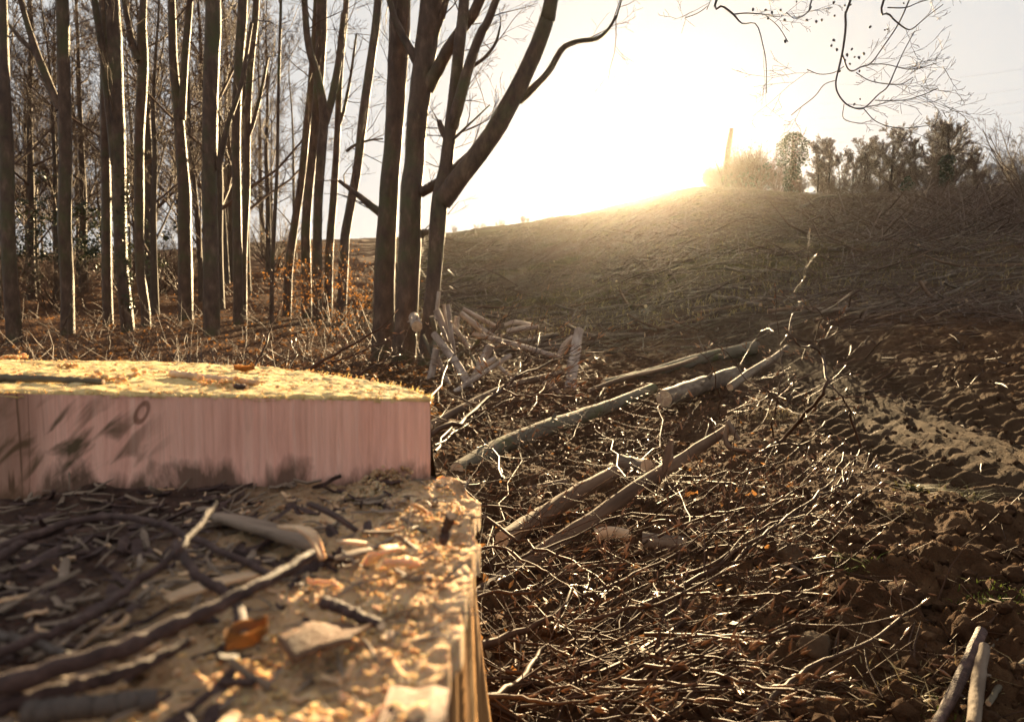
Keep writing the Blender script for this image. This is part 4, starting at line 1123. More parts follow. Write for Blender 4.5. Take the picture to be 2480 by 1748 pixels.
log("fallen_branch", "long thin trunk lying from the pale heap log to the left foreground", 4, [(180, 1062, 46), (420, 930, 42), (640, 835, 34), (900, 770, 22)], (4.3, 6.2), 'logbare', None, "pole", n=20)
log("fallen_branch", "thin brown pole on the near side of the long dark trunk", 4, [(1050, 868, 22), (1250, 800, 26), (1500, 740, 24), (1640, 690, 18)], (6.2, 7.4), 'logbare', None, "pole", n=16)
log("cut_log", "sawn log block lying behind the broken bare trunk", 6, [(470, 420, 60), (560, 405, 62), (720, 370, 58)], (3.0, 3.1), 'logbare', None, "log")
log("cut_log", "short log with a round face toward the bare trunk's upper end", 6, [(1000, 250, 70), (1090, 275, 78), (1140, 280, 80)], (3.1, 2.9), 'logbark', None, "log")
log("cut_log", "smooth log half hidden in the brash below the bare trunk", 6, [(1120, 665, 84), (1250, 680, 84), (1340, 690, 80)], (2.0, 1.95), 'logbark', None, "log")
log("cut_log", "squarish split log lying amid the brash in the lowest light", 6, [(870, 640, 60), (940, 625, 66), (1040, 640, 60)], (2.1, 2.1), 'cutwood', None, "log")
log("fallen_log", "bare broken trunk lying slantwise, lower of the crossing pair", 6, [(180, 1000, 56), (330, 895, 78), (560, 745, 82), (850, 556, 78), (1080, 392, 72), (1300, 254, 66), (1560, 85, 48)], (1.65, 2.7), 'logbare', None, "fallen trunk", 16, 0.04, 1, n=30)
log("fallen_log", "rough brown trunk lying slantwise just behind the bare broken one", 6, [(380, 660, 88), (560, 555, 98), (760, 430, 90), (975, 305, 70)], (2.1, 2.75), 'logbare', None, "fallen trunk", 16, 0.05, 2, n=20)
log("broken_branch", "splintered stub standing up from the bare broken trunk", 6, [(1245, 300, 54), (1255, 215, 46), (1268, 140, 26)], (2.38, 2.40), 'logbare', None, "branch", 9, 0.1, 0, 'chip', 8)
log("broken_branch", "forked grey branch end at the raised tip of the bare trunk", 5, [(318, 1400, 20), (350, 1460, 34), (390, 1530, 30)], (2.62, 2.6), 'logbark', None, "branch", 9, 0.1, 0)
log("broken_branch", "bent limb growing from the raised tip of the bare trunk", 5, [(320, 1420, 26), (305, 1520, 34), (340, 1580, 34), (430, 1592, 28), (520, 1585, 16)], (2.65, 2.5), 'logbare', None, "branch", 9, 0.05, 0)
# sticks at the near right corner
log("fallen_branch", "reddish brown stick standing slantwise at the bottom right corner", 7, [(1225, 1640, 54), (1330, 1440, 62), (1465, 1140, 56)], (1.0, 1.22), 'stick', None, "stick", 12, 0.04, 1)
log("fallen_branch", "smooth grey stick, right of the pair at the bottom right corner", 7, [(1420, 1640, 66), (1440, 1450, 68), (1480, 1220, 52)], (0.98, 1.16), 'logbark', None, "stick", 12, 0.04, 1)
log("fallen_branch", "thin green-barked branch leaning in from the bottom right edge", 7, [(1500, 1520, 30), (1590, 1390, 34), (1720, 1280, 30)], (1.1, 1.25), 'logmoss', None, "branch", 9, 0.04, 1)
log("fallen_branch", "thin stick above the green-barked branch at the right edge", 7, [(1510, 1235, 14), (1600, 1140, 14), (1720, 1080, 12)], (1.35, 1.45), 'logmoss', None, "stick", 8, 0.04, 1)
log("fallen_branch", "pale forked root lying on the soil beside a clod at the right", 7, [(1010, 655, 16), (1090, 690, 26), (1230, 700, 24), (1360, 690, 22)], (2.05, 2.0), 'logbare', None, "root", 8, 0.06, 1)
log("fallen_branch", "dark broken stick lying below the pale forked root", 7, [(1165, 740, 30), (1225, 765, 32), (1275, 790, 26)], (1.9, 1.85), 'logbare', None, "stick", 8, 0.04, 0)
log("fallen_branch", "straight thin stick lying on the soil right of the brash", 7, [(325, 705, 18), (430, 775, 20), (545, 845, 20)], (2.05, 1.75), 'logbark', None, "stick", 8, 0.04, 0)

# ------------------------------------------------------------------ brash: twig sprays with long pointed buds
def spray(root_name, label, path, r0, seed, mat='twig', density=1.0, side_len=0.34, depth=2, group=None, cat="branch", buds=True, budlen=0.017, normal=None, droop=0.0, cut=True):
    g = np.random.default_rng(seed)
    path = np.asarray(path, float)
    n = max(8, 3 * len(path))
    p = smoothpath(path, n)
    L = np.linalg.norm(np.diff(p, axis=0), axis=1).sum()
    step = L / n
    zig = g.normal(0, 0.07 * step, (n, 3)); zig[0] = 0
    p = p + zig
    base = p[0]
    rad = np.linspace(r0 * 0.88, max(0.0010, r0 * 0.25), n)
    stem, tw, bd = Bag(), Bag(), Bag()
    stem.add(p, rad, 7)
    nrm = np.array((g.normal(0, 0.25), -0.55, 0.85)) if normal is None else np.asarray(normal, float)
    nrm = nrm / np.linalg.norm(nrm)
    def bud(q, d, s=1.0):
        l = budlen * s * g.uniform(0.75, 1.25); w = l * 0.115
        bd.add([q - d * 0.001, q + d * l * 0.25, q + d * l * 0.6, q + d * l], [w * 0.5, w, w * 0.8, w * 0.1], 5)
    def twig(q, d, ln, r, dep):
        m = 6 if ln > 0.12 else 4
        pts = [q]; dd = d; sg = 1 if g.random() < 0.5 else -1
        for i in range(m - 1):
            dd = norm(rot_about(dd, nrm, sg * g.uniform(0.04, 0.17)) + g.normal(0, 0.03, 3) + np.array((0, 0, 0.05 - droop * 0.1))); sg = -sg
            pts.append(pts[-1] + dd * ln / (m - 1))
            if i > 0 and buds and g.random() < 0.55:
                bud(pts[-1], norm(rot_about(dd, nrm, -sg * 0.7)), 0.75)
        rr = np.linspace(r, max(0.0007, r * 0.5), m)
        tw.add(np.array(pts), rr, 5)
        if buds: bud(pts[-1], dd, 1.15)
        if dep > 0:
            for i in range(1, m - 1):
                if g.random() < 0.75:
                    s = 1 if i % 2 else -1
                    twig(pts[i], norm(rot_about(norm(pts[i + 1] - pts[i]), nrm, s * g.uniform(0.5, 0.95)) + g.normal(0, 0.10, 3)), ln * g.uniform(0.3, 0.62), max(rr[i] * 0.62, 0.0007), dep - 1)
    ns = int(max(3, L / 0.095 * density))
    sd = 1 if g.random() < 0.5 else -1
    for j in range(ns):
        t = 0.12 + 0.86 * (j + 0.5 * g.random()) / ns
        f = t * (n - 1); i = min(int(f), n - 2); f -= i
        q = p[i] * (1 - f) + p[i + 1] * f; td = norm(p[i + 1] - p[i]); sd = -sd
        d = norm(rot_about(td, nrm, sd * g.uniform(0.55, 1.0)) + g.normal(0, 0.12, 3))
        twig(q, d, L * side_len * (1.12 - 0.85 * t) * g.uniform(0.55, 1.15) + 0.02, max(rad[i] * 0.40, 0.0008), depth - 1 if L * side_len > 0.06 else 0)
    if buds: bud(p[-1], norm(p[-1] - p[-2]), 1.4)
    root = empty(root_name, base); tag(root, label, cat, group)
    part("stem", stem.build(), MAT[mat], root, base)
    if tw: part("twigs", tw.build(), MAT[mat], root, base)["kind"] = "stuff"
    if bd: part("buds", bd.build(), MAT['bud'], root, base)["kind"] = "stuff"
    return root
def GP(k, pts, lift):
    """points above the terrain: lift is the share of the way from the ground towards the lens, per point or one value"""
    m = len(pts)
    lf = [lift] * m if isinstance(lift, (int, float)) else [lift[0] + (lift[1] - lift[0]) * i / (m - 1) for i in range(m)]
    return [gnd(k, u, v, l) for (u, v), l in zip(pts, lf)]
SPRAYS = [
 ("stout bare branch starting at the stump corner with a pale cut end", 6, [(20, 370), (130, 400), (240, 480), (380, 490), (515, 505)], (0.25, 0.28), 0.0075),
 ("long stem running down across the rays from the stump corner", 6, [(60, 360), (220, 480), (400, 630), (560, 695), (770, 790), (900, 880), (1120, 1005)], (0.22, 0.30), 0.0062),
 ("big-budded branch rising from the stump's right edge, tip above the heap's poles", 11, [(160, 1610), (520, 1430), (780, 1220), (980, 1080), (1110, 960), (1200, 790), (1330, 680), (1385, 500)], (0.62, 0.78), 0.0085),
 ("branch running right from the big-budded one, ending in a tuft of bud scales", 11, [(1130, 950), (1480, 810), (1640, 740), (1880, 690), (2150, 670)], (0.76, 0.79), 0.0036),
 ("lower side branch with torn tip below the big-budded one", 11, [(985, 1090), (1110, 1150), (1280, 1160), (1540, 1150), (1780, 1180)], (0.74, 0.77), 0.0034),
 ("branch with orange-tipped buds lying along the mossy trunk", 11, [(240, 1700), (560, 1500), (760, 1340), (960, 1390), (1130, 1350), (1310, 1320)], (0.5, 0.6), 0.0042),
 ("dark branch before the cordwood heap with paired end buds", 11, [(180, 1250), (330, 950), (380, 800), (480, 700), (650, 650), (780, 610), (910, 530)], (0.72, 0.8), 0.0040),
 ("spray reaching right over the soil in the lowest quarter", 7, [(-260, 940), (0, 945), (130, 965), (300, 950), (480, 935), (640, 948)], (0.20, 0.30), 0.0042),
 ("long spray forking towards the big clod at the lower right", 7, [(-300, 1160), (0, 1165), (280, 1175), (400, 1140), (500, 1100), (720, 1112), (990, 1072)], (0.18, 0.26), 0.0048),
 ("low spray with pale twig tips above the bottom edge", 7, [(-300, 1320), (0, 1350), (140, 1390), (320, 1440), (480, 1450), (650, 1490)], (0.18, 0.26), 0.0042),
 ("mossy branch rising from the bottom edge towards the soil bank", 7, [(285, 1625), (330, 1530), (450, 1420), (590, 1320), (740, 1260), (900, 1180), (1050, 1060), (1150, 1000)], (0.12, 0.2), 0.0060),
 ("fan of raised twigs pointing at the upper right, over the churned hollow", 7, [(-330, 1010), (0, 850), (150, 740), (300, 650), (450, 540), (600, 430), (690, 330), (740, 220)], (0.18, 0.36), 0.0064),
 ("topmost raised twig of the brash with crooked tip above the hollow", 7, [(560, 480), (650, 420), (740, 350), (760, 270), (860, 170)], (0.26, 0.36), 0.0040),
 ("branch below the raised fan ending in a grey torn tip", 7, [(-200, 860), (60, 790), (240, 640), (420, 560), (560, 540), (670, 570)], (0.2, 0.3), 0.0048),
 ("thick forked branch low at the stump's right flank", 6, [(200, 1240), (380, 1180), (560, 1110), (700, 1020), (740, 930)], (0.16, 0.22), 0.0105),
 ("second thick branch along the bottom by the stump flank", 6, [(180, 1500), (330, 1480), (470, 1400), (550, 1300), (620, 1220), (700, 1260)], (0.12, 0.18), 0.0095),
 ("bottom spray sweeping right from the stump flank", 6, [(190, 1490), (420, 1480), (560, 1510), (700, 1520), (850, 1500)], (0.14, 0.22), 0.0055),
 ("wavy pale branch crossing the rays near the bottom", 6, [(1190, 1260), (1280, 1190), (1400, 1165), (1560, 1175), (1700, 1200)], (0.2, 0.26), 0.0046),
 ("lowest wavy branch right of the rays", 6, [(1160, 1270), (1250, 1300), (1400, 1340), (1560, 1320), (1690, 1330)], (0.18, 0.24), 0.0044),
 ("twiggy branch crossing in front of the bare broken trunk", 6, [(250, 720), (380, 700), (520, 790), (640, 840), (760, 930)], (0.26, 0.32), 0.0042),
 ("fine branch fanning across the rays halfway down", 6, [(760, 1090), (900, 1070), (1050, 1020), (1200, 1000), (1400, 900), (1557, 820)], (0.24, 0.34), 0.0052),
 ("fine branch with many short tips above the halfway fan", 6, [(800, 960), (960, 900), (1100, 830), (1250, 760), (1420, 640), (1540, 560)], (0.26, 0.36), 0.0046),
 ("slender branch leaning out from the mossy trunk's near end", 6, [(30, 200), (110, 90), (250, 20), (400, -60), (470, -100)], (0.5, 0.6), 0.0052),
 ("low branch along the stump with bright little spurs", 6, [(150, 1000), (330, 940), (480, 945), (560, 930), (660, 860), (740, 800)], (0.22, 0.3), 0.0048),
]
for i, (lab, k, pts, lift, r) in enumerate(SPRAYS):
    spray("beech_branch", lab, GP(k, pts, lift), r, 300 + i, density=1.15, group="brash beside the stump")
g = np.random.default_rng(91)
for i in range(40):      # the tangle between them
    u, v = g.uniform(980, 1640), g.uniform(1000, 1640)
    if u > 1500 and v < 1150: u -= 420
    L = g.uniform(180, 420); a = g.normal(0.30, 0.32)
    if g.random() < 0.12: a = math.pi - a
    pts = [(u, v), (u + 0.35 * L * math.cos(a), v - 0.35 * L * math.sin(a) + g.normal(0, 10)), (u + 0.7 * L * math.cos(a), v - 0.6 * L * math.sin(a) + g.normal(0, 14)), (u + L * math.cos(a), v - 0.85 * L * math.sin(a) + g.normal(0, 16))]
    if min(p[0] for p in pts) < 1075 and v > 1080: continue
    l0 = g.uniform(0.03, 0.2)
    spray("brash_twig", "bare budded twig in the tangle of brash right of the stump", GP(0, pts, (l0, l0 + g.uniform(0.02, 0.14))), g.uniform(0.0022, 0.0050), 400 + i, density=0.9, side_len=0.36, group="tangle of brash beside the stump")
for i in range(13):      # further twigs round the fallen trunks
    u, v = g.uniform(1080, 1750), g.uniform(900, 1080)
    L = g.uniform(60, 190); a = g.normal(0.6, 0.7)
    pts = [(u, v), (u + 0.5 * L * math.cos(a), v - 0.5 * L * math.sin(a) + g.normal(0, 8)), (u + L * math.cos(a), v - 0.8 * L * math.sin(a) + g.normal(0, 12))]
    l0 = g.uniform(0.05, 0.35)
    spray("brash_twig", "thin twig poking up between the fallen trunks", GP(0, pts, (l0, l0 + 0.08)), g.uniform(0.0025, 0.0055), 500 + i, density=0.8, group="twigs among the fallen trunks")
# wiry sapling bent over the track edge
WS = [
 ("bent wiry sapling stem arching above the track, hooked at its top", [(520, 1610), (640, 1540), (760, 1420), (880, 1280), (940, 1170), (925, 1060), (905, 980), (860, 940), (780, 930), (715, 870), (715, 750)], 0.0085, 2.35),
 ("dark forked stem joining the wiry sapling from the lower right", [(1165, 1580), (1100, 1400), (1085, 1330), (1030, 1250), (950, 1170)], 0.0060, 2.3),
 ("thin upright shoot left of the wiry sapling", [(605, 1560), (600, 1420), (625, 1290), (655, 1100), (650, 900), (622, 700), (625, 560)], 0.0042, 2.5),
 ("tallest thin shoot swaying up into the light from the wiry sapling", [(870, 900), (910, 740), (850, 680), (760, 610), (740, 590), (800, 500), (830, 380), (838, 200)], 0.0022, 2.4),
 ("fine drooping twig left of the upright shoot with bright buds", [(640, 1290), (560, 1210), (430, 1140), (370, 1040), (250, 920), (120, 830), (10, 790)], 0.0034, 2.3),
 ("arched twig with buds low over the torn grey log", [(610, 840), (560, 830), (500, 880), (450, 960), (400, 1040)], 0.0026, 2.4),
 ("side twig of the sapling reaching right over the track", [(880, 900), (960, 880), (1020, 820), (960, 760), (900, 760)], 0.0024, 2.35),
 ("slender branch crossing from the bare trunk's tip toward the sapling fork", [(530, 1600), (680, 1550), (790, 1560), (860, 1510), (920, 1420), (1060, 1340)], 0.0044, 2.3),
 ("thin upright shoot rising left of the pale pole", [(270, 1400), (262, 1250), (230, 1100), (150, 980), (20, 870)], 0.0030, 2.3),
]
for i, (lab, pts, r, Y) in enumerate(WS):
    spray("wiry_sapling", lab, [at(5, u, v, Y + 0.12 * math.sin(j * 1.3 + i)) for j, (u, v) in enumerate(pts)], r, 600 + i, density=0.55, side_len=0.13, depth=2, group="wiry sapling by the track", normal=(0.1, -1, 0.2))
# shrubs and shoots behind the stump top
LS = [
 ("bare shoot with a thick end bud rising behind the stump top", 12, [(890, 830), (940, 730), (1010, 600), (1030, 510), (1110, 340)], 1.9, 0.0050),
 ("branch slanting up behind the stump rim, ending in a thick bud", 12, [(1180, 860), (1310, 800), (1480, 700), (1640, 610), (1830, 500), (1970, 375)], 1.8, 0.0072),
 ("lower budded branch alongside the slanting one behind the stump rim", 12, [(1500, 735), (1640, 690), (1790, 620), (1900, 590), (2015, 515)], 1.85, 0.0036),
 ("dark twig nearest the stump's right rim behind the top", 12, [(1640, 870), (1780, 780), (1880, 740), (1930, 700), (1990, 685)], 1.75, 0.0034),
 ("crooked shoot with angular twigs behind the middle of the stump top", 12, [(1140, 830), (1190, 760), (1240, 680), (1210, 640), (1195, 600)], 1.9, 0.0032),
]
for i, (lab, k, pts, Y, r) in enumerate(LS):
    spray("beech_branch", lab, [at(k, u, v, Y + 0.05 * j) for j, (u, v) in enumerate(pts)], r, 700 + i, density=0.7, side_len=0.16, group="shoots behind the stump", normal=(0.1, -1, 0.2))
g = np.random.default_rng(17)
for i in range(18):
    u, v = g.uniform(60, 1000), g.uniform(760, 850); L = g.uniform(160, 440); a = g.normal(2.0, 0.35)
    pts = [(u + 0, v), (u + 0.3 * L * math.cos(a), v - 0.3 * L * math.sin(a)), (u + 0.62 * L * math.cos(a), v - 0.65 * L * math.sin(a)), (u + 0.9 * L * math.cos(a), v - L * math.sin(a))]
    Y = g.uniform(4.0, 7.0)
    spray("bare_shrub", "thin sunlit shrub shoots between the stump and the left wood", [at(12, q[0], q[1], Y + 0.2 * j) for j, q in enumerate(pts)], 0.0045, 740 + i, density=0.5, side_len=0.30, depth=2, group="shrub shoots behind the stump", cat="shrub", buds=False, normal=(0.1, -1, 0.2))

# ------------------------------------------------------------------ the felled slope
def contour_pts(p0, p1, n=5, lift=0.05):
    P = np.array(p0)[None] + (np.array(p1) - np.array(p0))[None] * np.linspace(0, 1, n)[:, None]
    P[:, 2] = hfull(P[:, 0], P[:, 1], False) + lift
    return P
def slope_log(label, k, a, b, w, mat='logbark', cat="log", group=None):
    p0, p1 = gnd(k, *a), gnd(k, *b)
    P = contour_pts(p0, p1, 5); P[2, 2] += 0.04
    r0, r1 = size(k, w[0], p0[1]) / 2, size(k, w[1], p1[1]) / 2
    r0 = min(r0, 0.22); r1 = min(r1, 0.22)
    P[:, 2] += r0 * 0.6
    return log3("slope_log", label, P, np.linspace(r0, r1, 5), mat, group, cat, 8, 0.05, 1, 'cutwood', 10)
for lab, k, a, b, w in [
 ("longest pale pole lying level on the slope at the right edge", 13, (1380, 868), (2290, 880), (12, 16)),
 ("pole slanting up right with a hooked end, upper right slope", 13, (965, 478), (1330, 360), (12, 22)),
 ("mossy level log beside the hooked pole on the upper right slope", 13, (1350, 405), (1695, 436), (18, 18)),
 ("reddish log left of the mossy level log on the slope", 13, (720, 408), (1030, 432), (30, 22)),
 ("greenish pole slanting down across the right slope", 13, (560, 1068), (1110, 1190), (14, 18)),
 ("pale branch slanting up to a square end on the right slope", 13, (990, 1160), (1560, 1018), (14, 34)),
 ("long bare branch bowed along the right edge of the slope", 13, (1400, 1145), (2290, 1048), (12, 24)),
 ("thin branch crossing above the bowed branch at the right edge", 13, (1500, 985), (1980, 940), (8, 14)),
 ("short pole behind the bowed branch at the right edge", 13, (1830, 1000), (2110, 1062), (16, 18)),
 ("short grey log block standing out on the right slope", 13, (1165, 718), (1300, 724), (46, 46)),
 ("thin level pole left below the greenish slanting pole", 13, (0, 1158), (600, 1140), (9, 9)),
 ("stout pole slanting on the middle slope above the thick grey log", 4, (1735, 372), (1985, 425), (18, 26)),
 ("short level pole above the stout slanting pole on the middle slope", 4, (1772, 326), (1930, 334), (14, 14)),
 ("short pale pole right of the stout slanting pole", 4, (1935, 408), (2080, 394), (20, 16)),
 ("level log on the slope left of the rays", 4, (1005, 262), (1200, 290), (18, 14)),
 ("thin log higher up the slope left of the rays", 4, (610, 190), (860, 180), (10, 8)),
 ("thin log in mid-slope just right of the rays", 4, (1400, 385), (1640, 325), (12, 10)),
 ("highest long log along the crest at the right", 13, (1140, 92), (1760, 98), (12, 18)),
 ("long log just below the crest at the right edge", 13, (1340, 150), (2290, 178), (12, 22)),
]:
    slope_log(lab, k, a, b, w)
# bent pale branch and stubs near the crest, left of the long poles
log3("fallen_branch", "pale bent branch sticking up below the crest trees", np.array([gnd(3, 745, 1340) + np.array((0, 0, .1)), gnd(3, 830, 1310) + np.array((0, 0, .3)), at(3, 880, 1255, 52), at(3, 940, 1240, 53), at(3, 1010, 1238, 54)]), np.array([.10, .10, .09, .07, .05]), 'logbark', None, "branch", 8, .02, 0)
log3("fallen_branch", "thin branch leaning up beside the pale bent branch", np.array([gnd(3, 890, 1345), at(3, 940, 1290, 50), at(3, 990, 1248, 50)]), np.array([.05, .04, .03]), 'logbark', None, "branch", 6, .02, 0)
g = np.random.default_rng(23)
for i in range(90):
    Y = math.exp(g.uniform(math.log(9.5), math.log(60))); u = g.uniform(1010, 2330); x = (u - 1148) / 1523 * Y
    a = g.normal(0.1, 0.5) + (math.pi if g.random() < 0.5 else 0); L = g.uniform(0.8, 3.2)
    p0 = (x, Y, 0); p1 = (x + L * math.cos(a), Y + L * math.sin(a) * 0.8, 0)
    P = contour_pts(p0, p1, 4, 0.05); P[-1, 2] += g.uniform(0, 0.35)
    r = g.uniform(0.018, 0.055)
    zone = ("low on" if Y < 18 else "halfway up" if Y < 34 else "high on") + " the slope, " + ("left of the sun glow" if u < 1400 else "below the tall broken trunk" if u < 1750 else "below the crest trees at the right")
    log3("slope_branch", "weathered cut branch " + zone, P, np.linspace(r, r * 0.6, 4), ['logbark', 'logbare', 'logbark'][i % 3], "cut branches on the slope", "branch", 6, 0.05, 0, 'cutwood', 6)
def scatter_sticks(name, label, X, Y, Lr, Rr, mat, seed, rise=0.25, ang=None, sides=3, fine=False, kinds="stuff", cat="brushwood"):
    g = np.random.default_rng(seed); n = len(X)
    a = g.uniform(0, 6.283, n) if ang is None else np.where(g.random(n) < 0.5, g.uniform(0, 6.283, n), g.normal(ang[0], ang[1], n))
    L = g.uniform(*Lr, n); r = Rr[0] + (Rr[1] - Rr[0]) * g.random(n) ** 3
    if Lr[1] > 1.5: q = np.clip(Y / 30.0, 0.30, 1.0); L = L * q; r = r * q
    z = hfull(X, Y, fine)
    d = np.stack([np.cos(a), np.sin(a), g.normal(0.05, rise, n)], 1)
    p0 = np.stack([X, Y, z + r], 1)
    x1, y1 = X + d[:, 0] * L, Y + d[:, 1] * L
    z1 = hfull(x1, y1, fine) + r + np.abs(d[:, 2]) * L
    p2 = np.stack([x1, y1, z1], 1)
    pm = (p0 + p2) / 2 + g.normal(0, 0.045, (n, 3)) * L[:, None]; pm[:, 2] = np.maximum(pm[:, 2], hfull(pm[:, 0], pm[:, 1], fine) + r)
    V, F = tubes(np.stack([p0, pm, p2], 1), np.stack([r, r * 0.9, r * 0.4], 1), sides)
    return tag(link(name, mesh(name, V, F), MAT[mat]), label, cat, None, kinds)
def polar(n, u0, u1, y0, y1, g, pw=1.0):
    Y = np.exp(np.log(y0) + (np.log(y1) - np.log(y0)) * g.random(n) ** pw); u = g.uniform(u0, u1, n)
    return (u - 1148) / 1523 * Y, Y
X, Y = polar(19000, 940, 2420, 8, 80, g, 0.85)
keep = (fbm(X * 0.22, Y * 0.30, 3) + 0.25 * fbm(X * 0.9, Y * 0.9, 2) > -0.02) & (masks(X, Y)[3] < 0.35) & (g.random(len(X)) < sst(8.5, 17, Y + 2.0 * np.clip(X, 0, 4) + 3 * fbm(X * .4, Y * .4, 2)))
scatter_sticks("brushwood", "tangled brushwood and slash strewn over the felled slope", X[keep], Y[keep], (0.4, 2.2), (0.009, 0.045), 'twig_far', 31, 0.22, (0.15, 0.9))
X, Y = polar(9000, 1500, 2480, 24, 62, g)
keep = sst(0, 1, (X / Y * 1523 + 1148 - 1650) / 700) > g.random(len(X)) * 0.9
scatter_sticks("brushwood", "dense windrow of dark branches under the crest at the right", X[keep], Y[keep], (0.5, 2.6), (0.010, 0.05), 'twig_far', 32, 0.38, (0.2, 1.1))
X, Y = polar(900, 950, 2300, 5.0, 14, g)
scatter_sticks("twig_litter", "fine broken twigs littering the ground around the fallen trunks", X, Y, (0.10, 0.5), (0.0025, 0.010), 'twig', 33, 0.25, None, 3, True)
X, Y = polar(700, 1060, 2360, 1.0, 5.5, g)
scatter_sticks("twig_litter", "small twigs and roots strewn over the churned soil", X, Y, (0.02, 0.16), (0.0009, 0.0035), 'twig', 34, 0.35, None, 3, True)
X, Y = polar(450, 1060, 1520, 1.0, 3.0, g)
scatter_sticks("twig_litter", "dense layer of fine dead twigs under the brash", X, Y, (0.06, 0.34), (0.0010, 0.0045), 'twig', 35, 0.35, (0.4, 0.9), 3, True)
X, Y = polar(4200, 940, 2420, 9, 75, g, 0.85)
scatter_sticks("brushwood", "paler peeled sticks and tops strewn through the slash on the slope", X, Y, (0.4, 2.4), (0.010, 0.05), 'logbark', 36, 0.15, (0.1, 0.7), 4)
# straw-like dead grass on the slope and along the track
def blades(name, label, X, Y, hr, mat, seed, lean=0.6, fine=False, w=0.006, cat="grass"):
    g = np.random.default_rng(seed); n = len(X)
    z = hfull(X, Y, fine); h = g.uniform(*hr, n); a = g.uniform(0, 6.283, n)
    dx, dy = np.cos(a), np.sin(a); l = lean * g.random(n) * h
    p0 = np.stack([X, Y, z - 0.01], 1); p1 = p0 + np.stack([dx * l * 0.4, dy * l * 0.4, h * 0.65], 1); p2 = p0 + np.stack([dx * l * 1.3, dy * l * 1.3, h * 0.9], 1)
    s = np.stack([-dy, dx, 0 * dx], 1) * (w * g.uniform(0.6, 1.4, n))[:, None]
    V = np.stack([p0 - s, p0 + s, p1 + s * 0.8, p1 - s * 0.8, p2], 1).reshape(-1, 3)
    b = (np.arange(n) * 5)[:, None]
    Q = b + np.array([[0, 1, 2, 3]]); T3 = b + np.array([[3, 2, 4]])
    return tag(link(name, mesh(name, V, [Q, T3], False), MAT[mat]), label, cat, None, "stuff")
X, Y = polar(12000, 940, 2400, 14, 60, g)
k = (fbm(X * 0.11 + 5, Y * 0.11, 3) > -0.25) & (g.random(len(X)) < sst(12, 24, Y))
blades("grass", "rough grass growing through the slash on the slope", X[k], Y[k], (0.05, 0.16), 'grass', 41, 2.6, False, 0.012)
X, Y = polar(9000, 900, 2400, 12, 75, g)
blades("dry_grass", "bleached dead grass stalks over the felled slope", X, Y, (0.06, 0.22), 'straw', 42, 3.0, False, 0.008)
def tuft(k, u, v, n, spread, hr, mat, label, seed, name="grass_tuft", w=0.0010, lean=3.2):
    c = gnd(k, u, v); g = np.random.default_rng(seed)
    o = blades(name, label, c[0] + g.normal(0, spread, n), c[1] + g.normal(0, spread, n), hr, mat, seed, lean, True, w)
    return o
tuft(7, 1110, 490, 200, 0.07, (0.006, 0.03), 'straw', "matted dry grass wisps on the soil right of the raised twigs", 43)
tuft(7, 1190, 1400, 380, 0.06, (0.006, 0.03), 'straw', "largest pale dry grass tuft, left of the pair of corner sticks", 44)
tuft(7, 1590, 930, 420, 0.045, (0.008, 0.03), 'moss', "yellow-green moss tuft on the clods at the right edge", 45, "moss_tuft", 0.0016, 1.2)
tuft(7, 1300, 1600, 160, 0.03, (0.01, 0.03), 'moss', "green moss tuft on the bottom edge by the grey stick", 46, "moss_tuft", 0.0014, 1.2)
tuft(7, 1370, 385, 160, 0.05, (0.02, 0.06), 'grass', "small green grass tuft beside the rutted track", 47)
tuft(7, 790, 780, 70, 0.03, (0.01, 0.03), 'moss', "tiny green sprig in the soil right of the upright stone", 48, "moss_tuft", 0.0014)
tuft(5, 600, 1370, 300, 0.08, (0.015, 0.05), 'straw', "brown grassy hummock beside the thin upright shoot", 49)
tuft(7, 1110, 395, 40, 0.02, (0.02, 0.05), 'grass', "pair of bright green leaves on the soil before the track", 50, "seedling", 0.008)
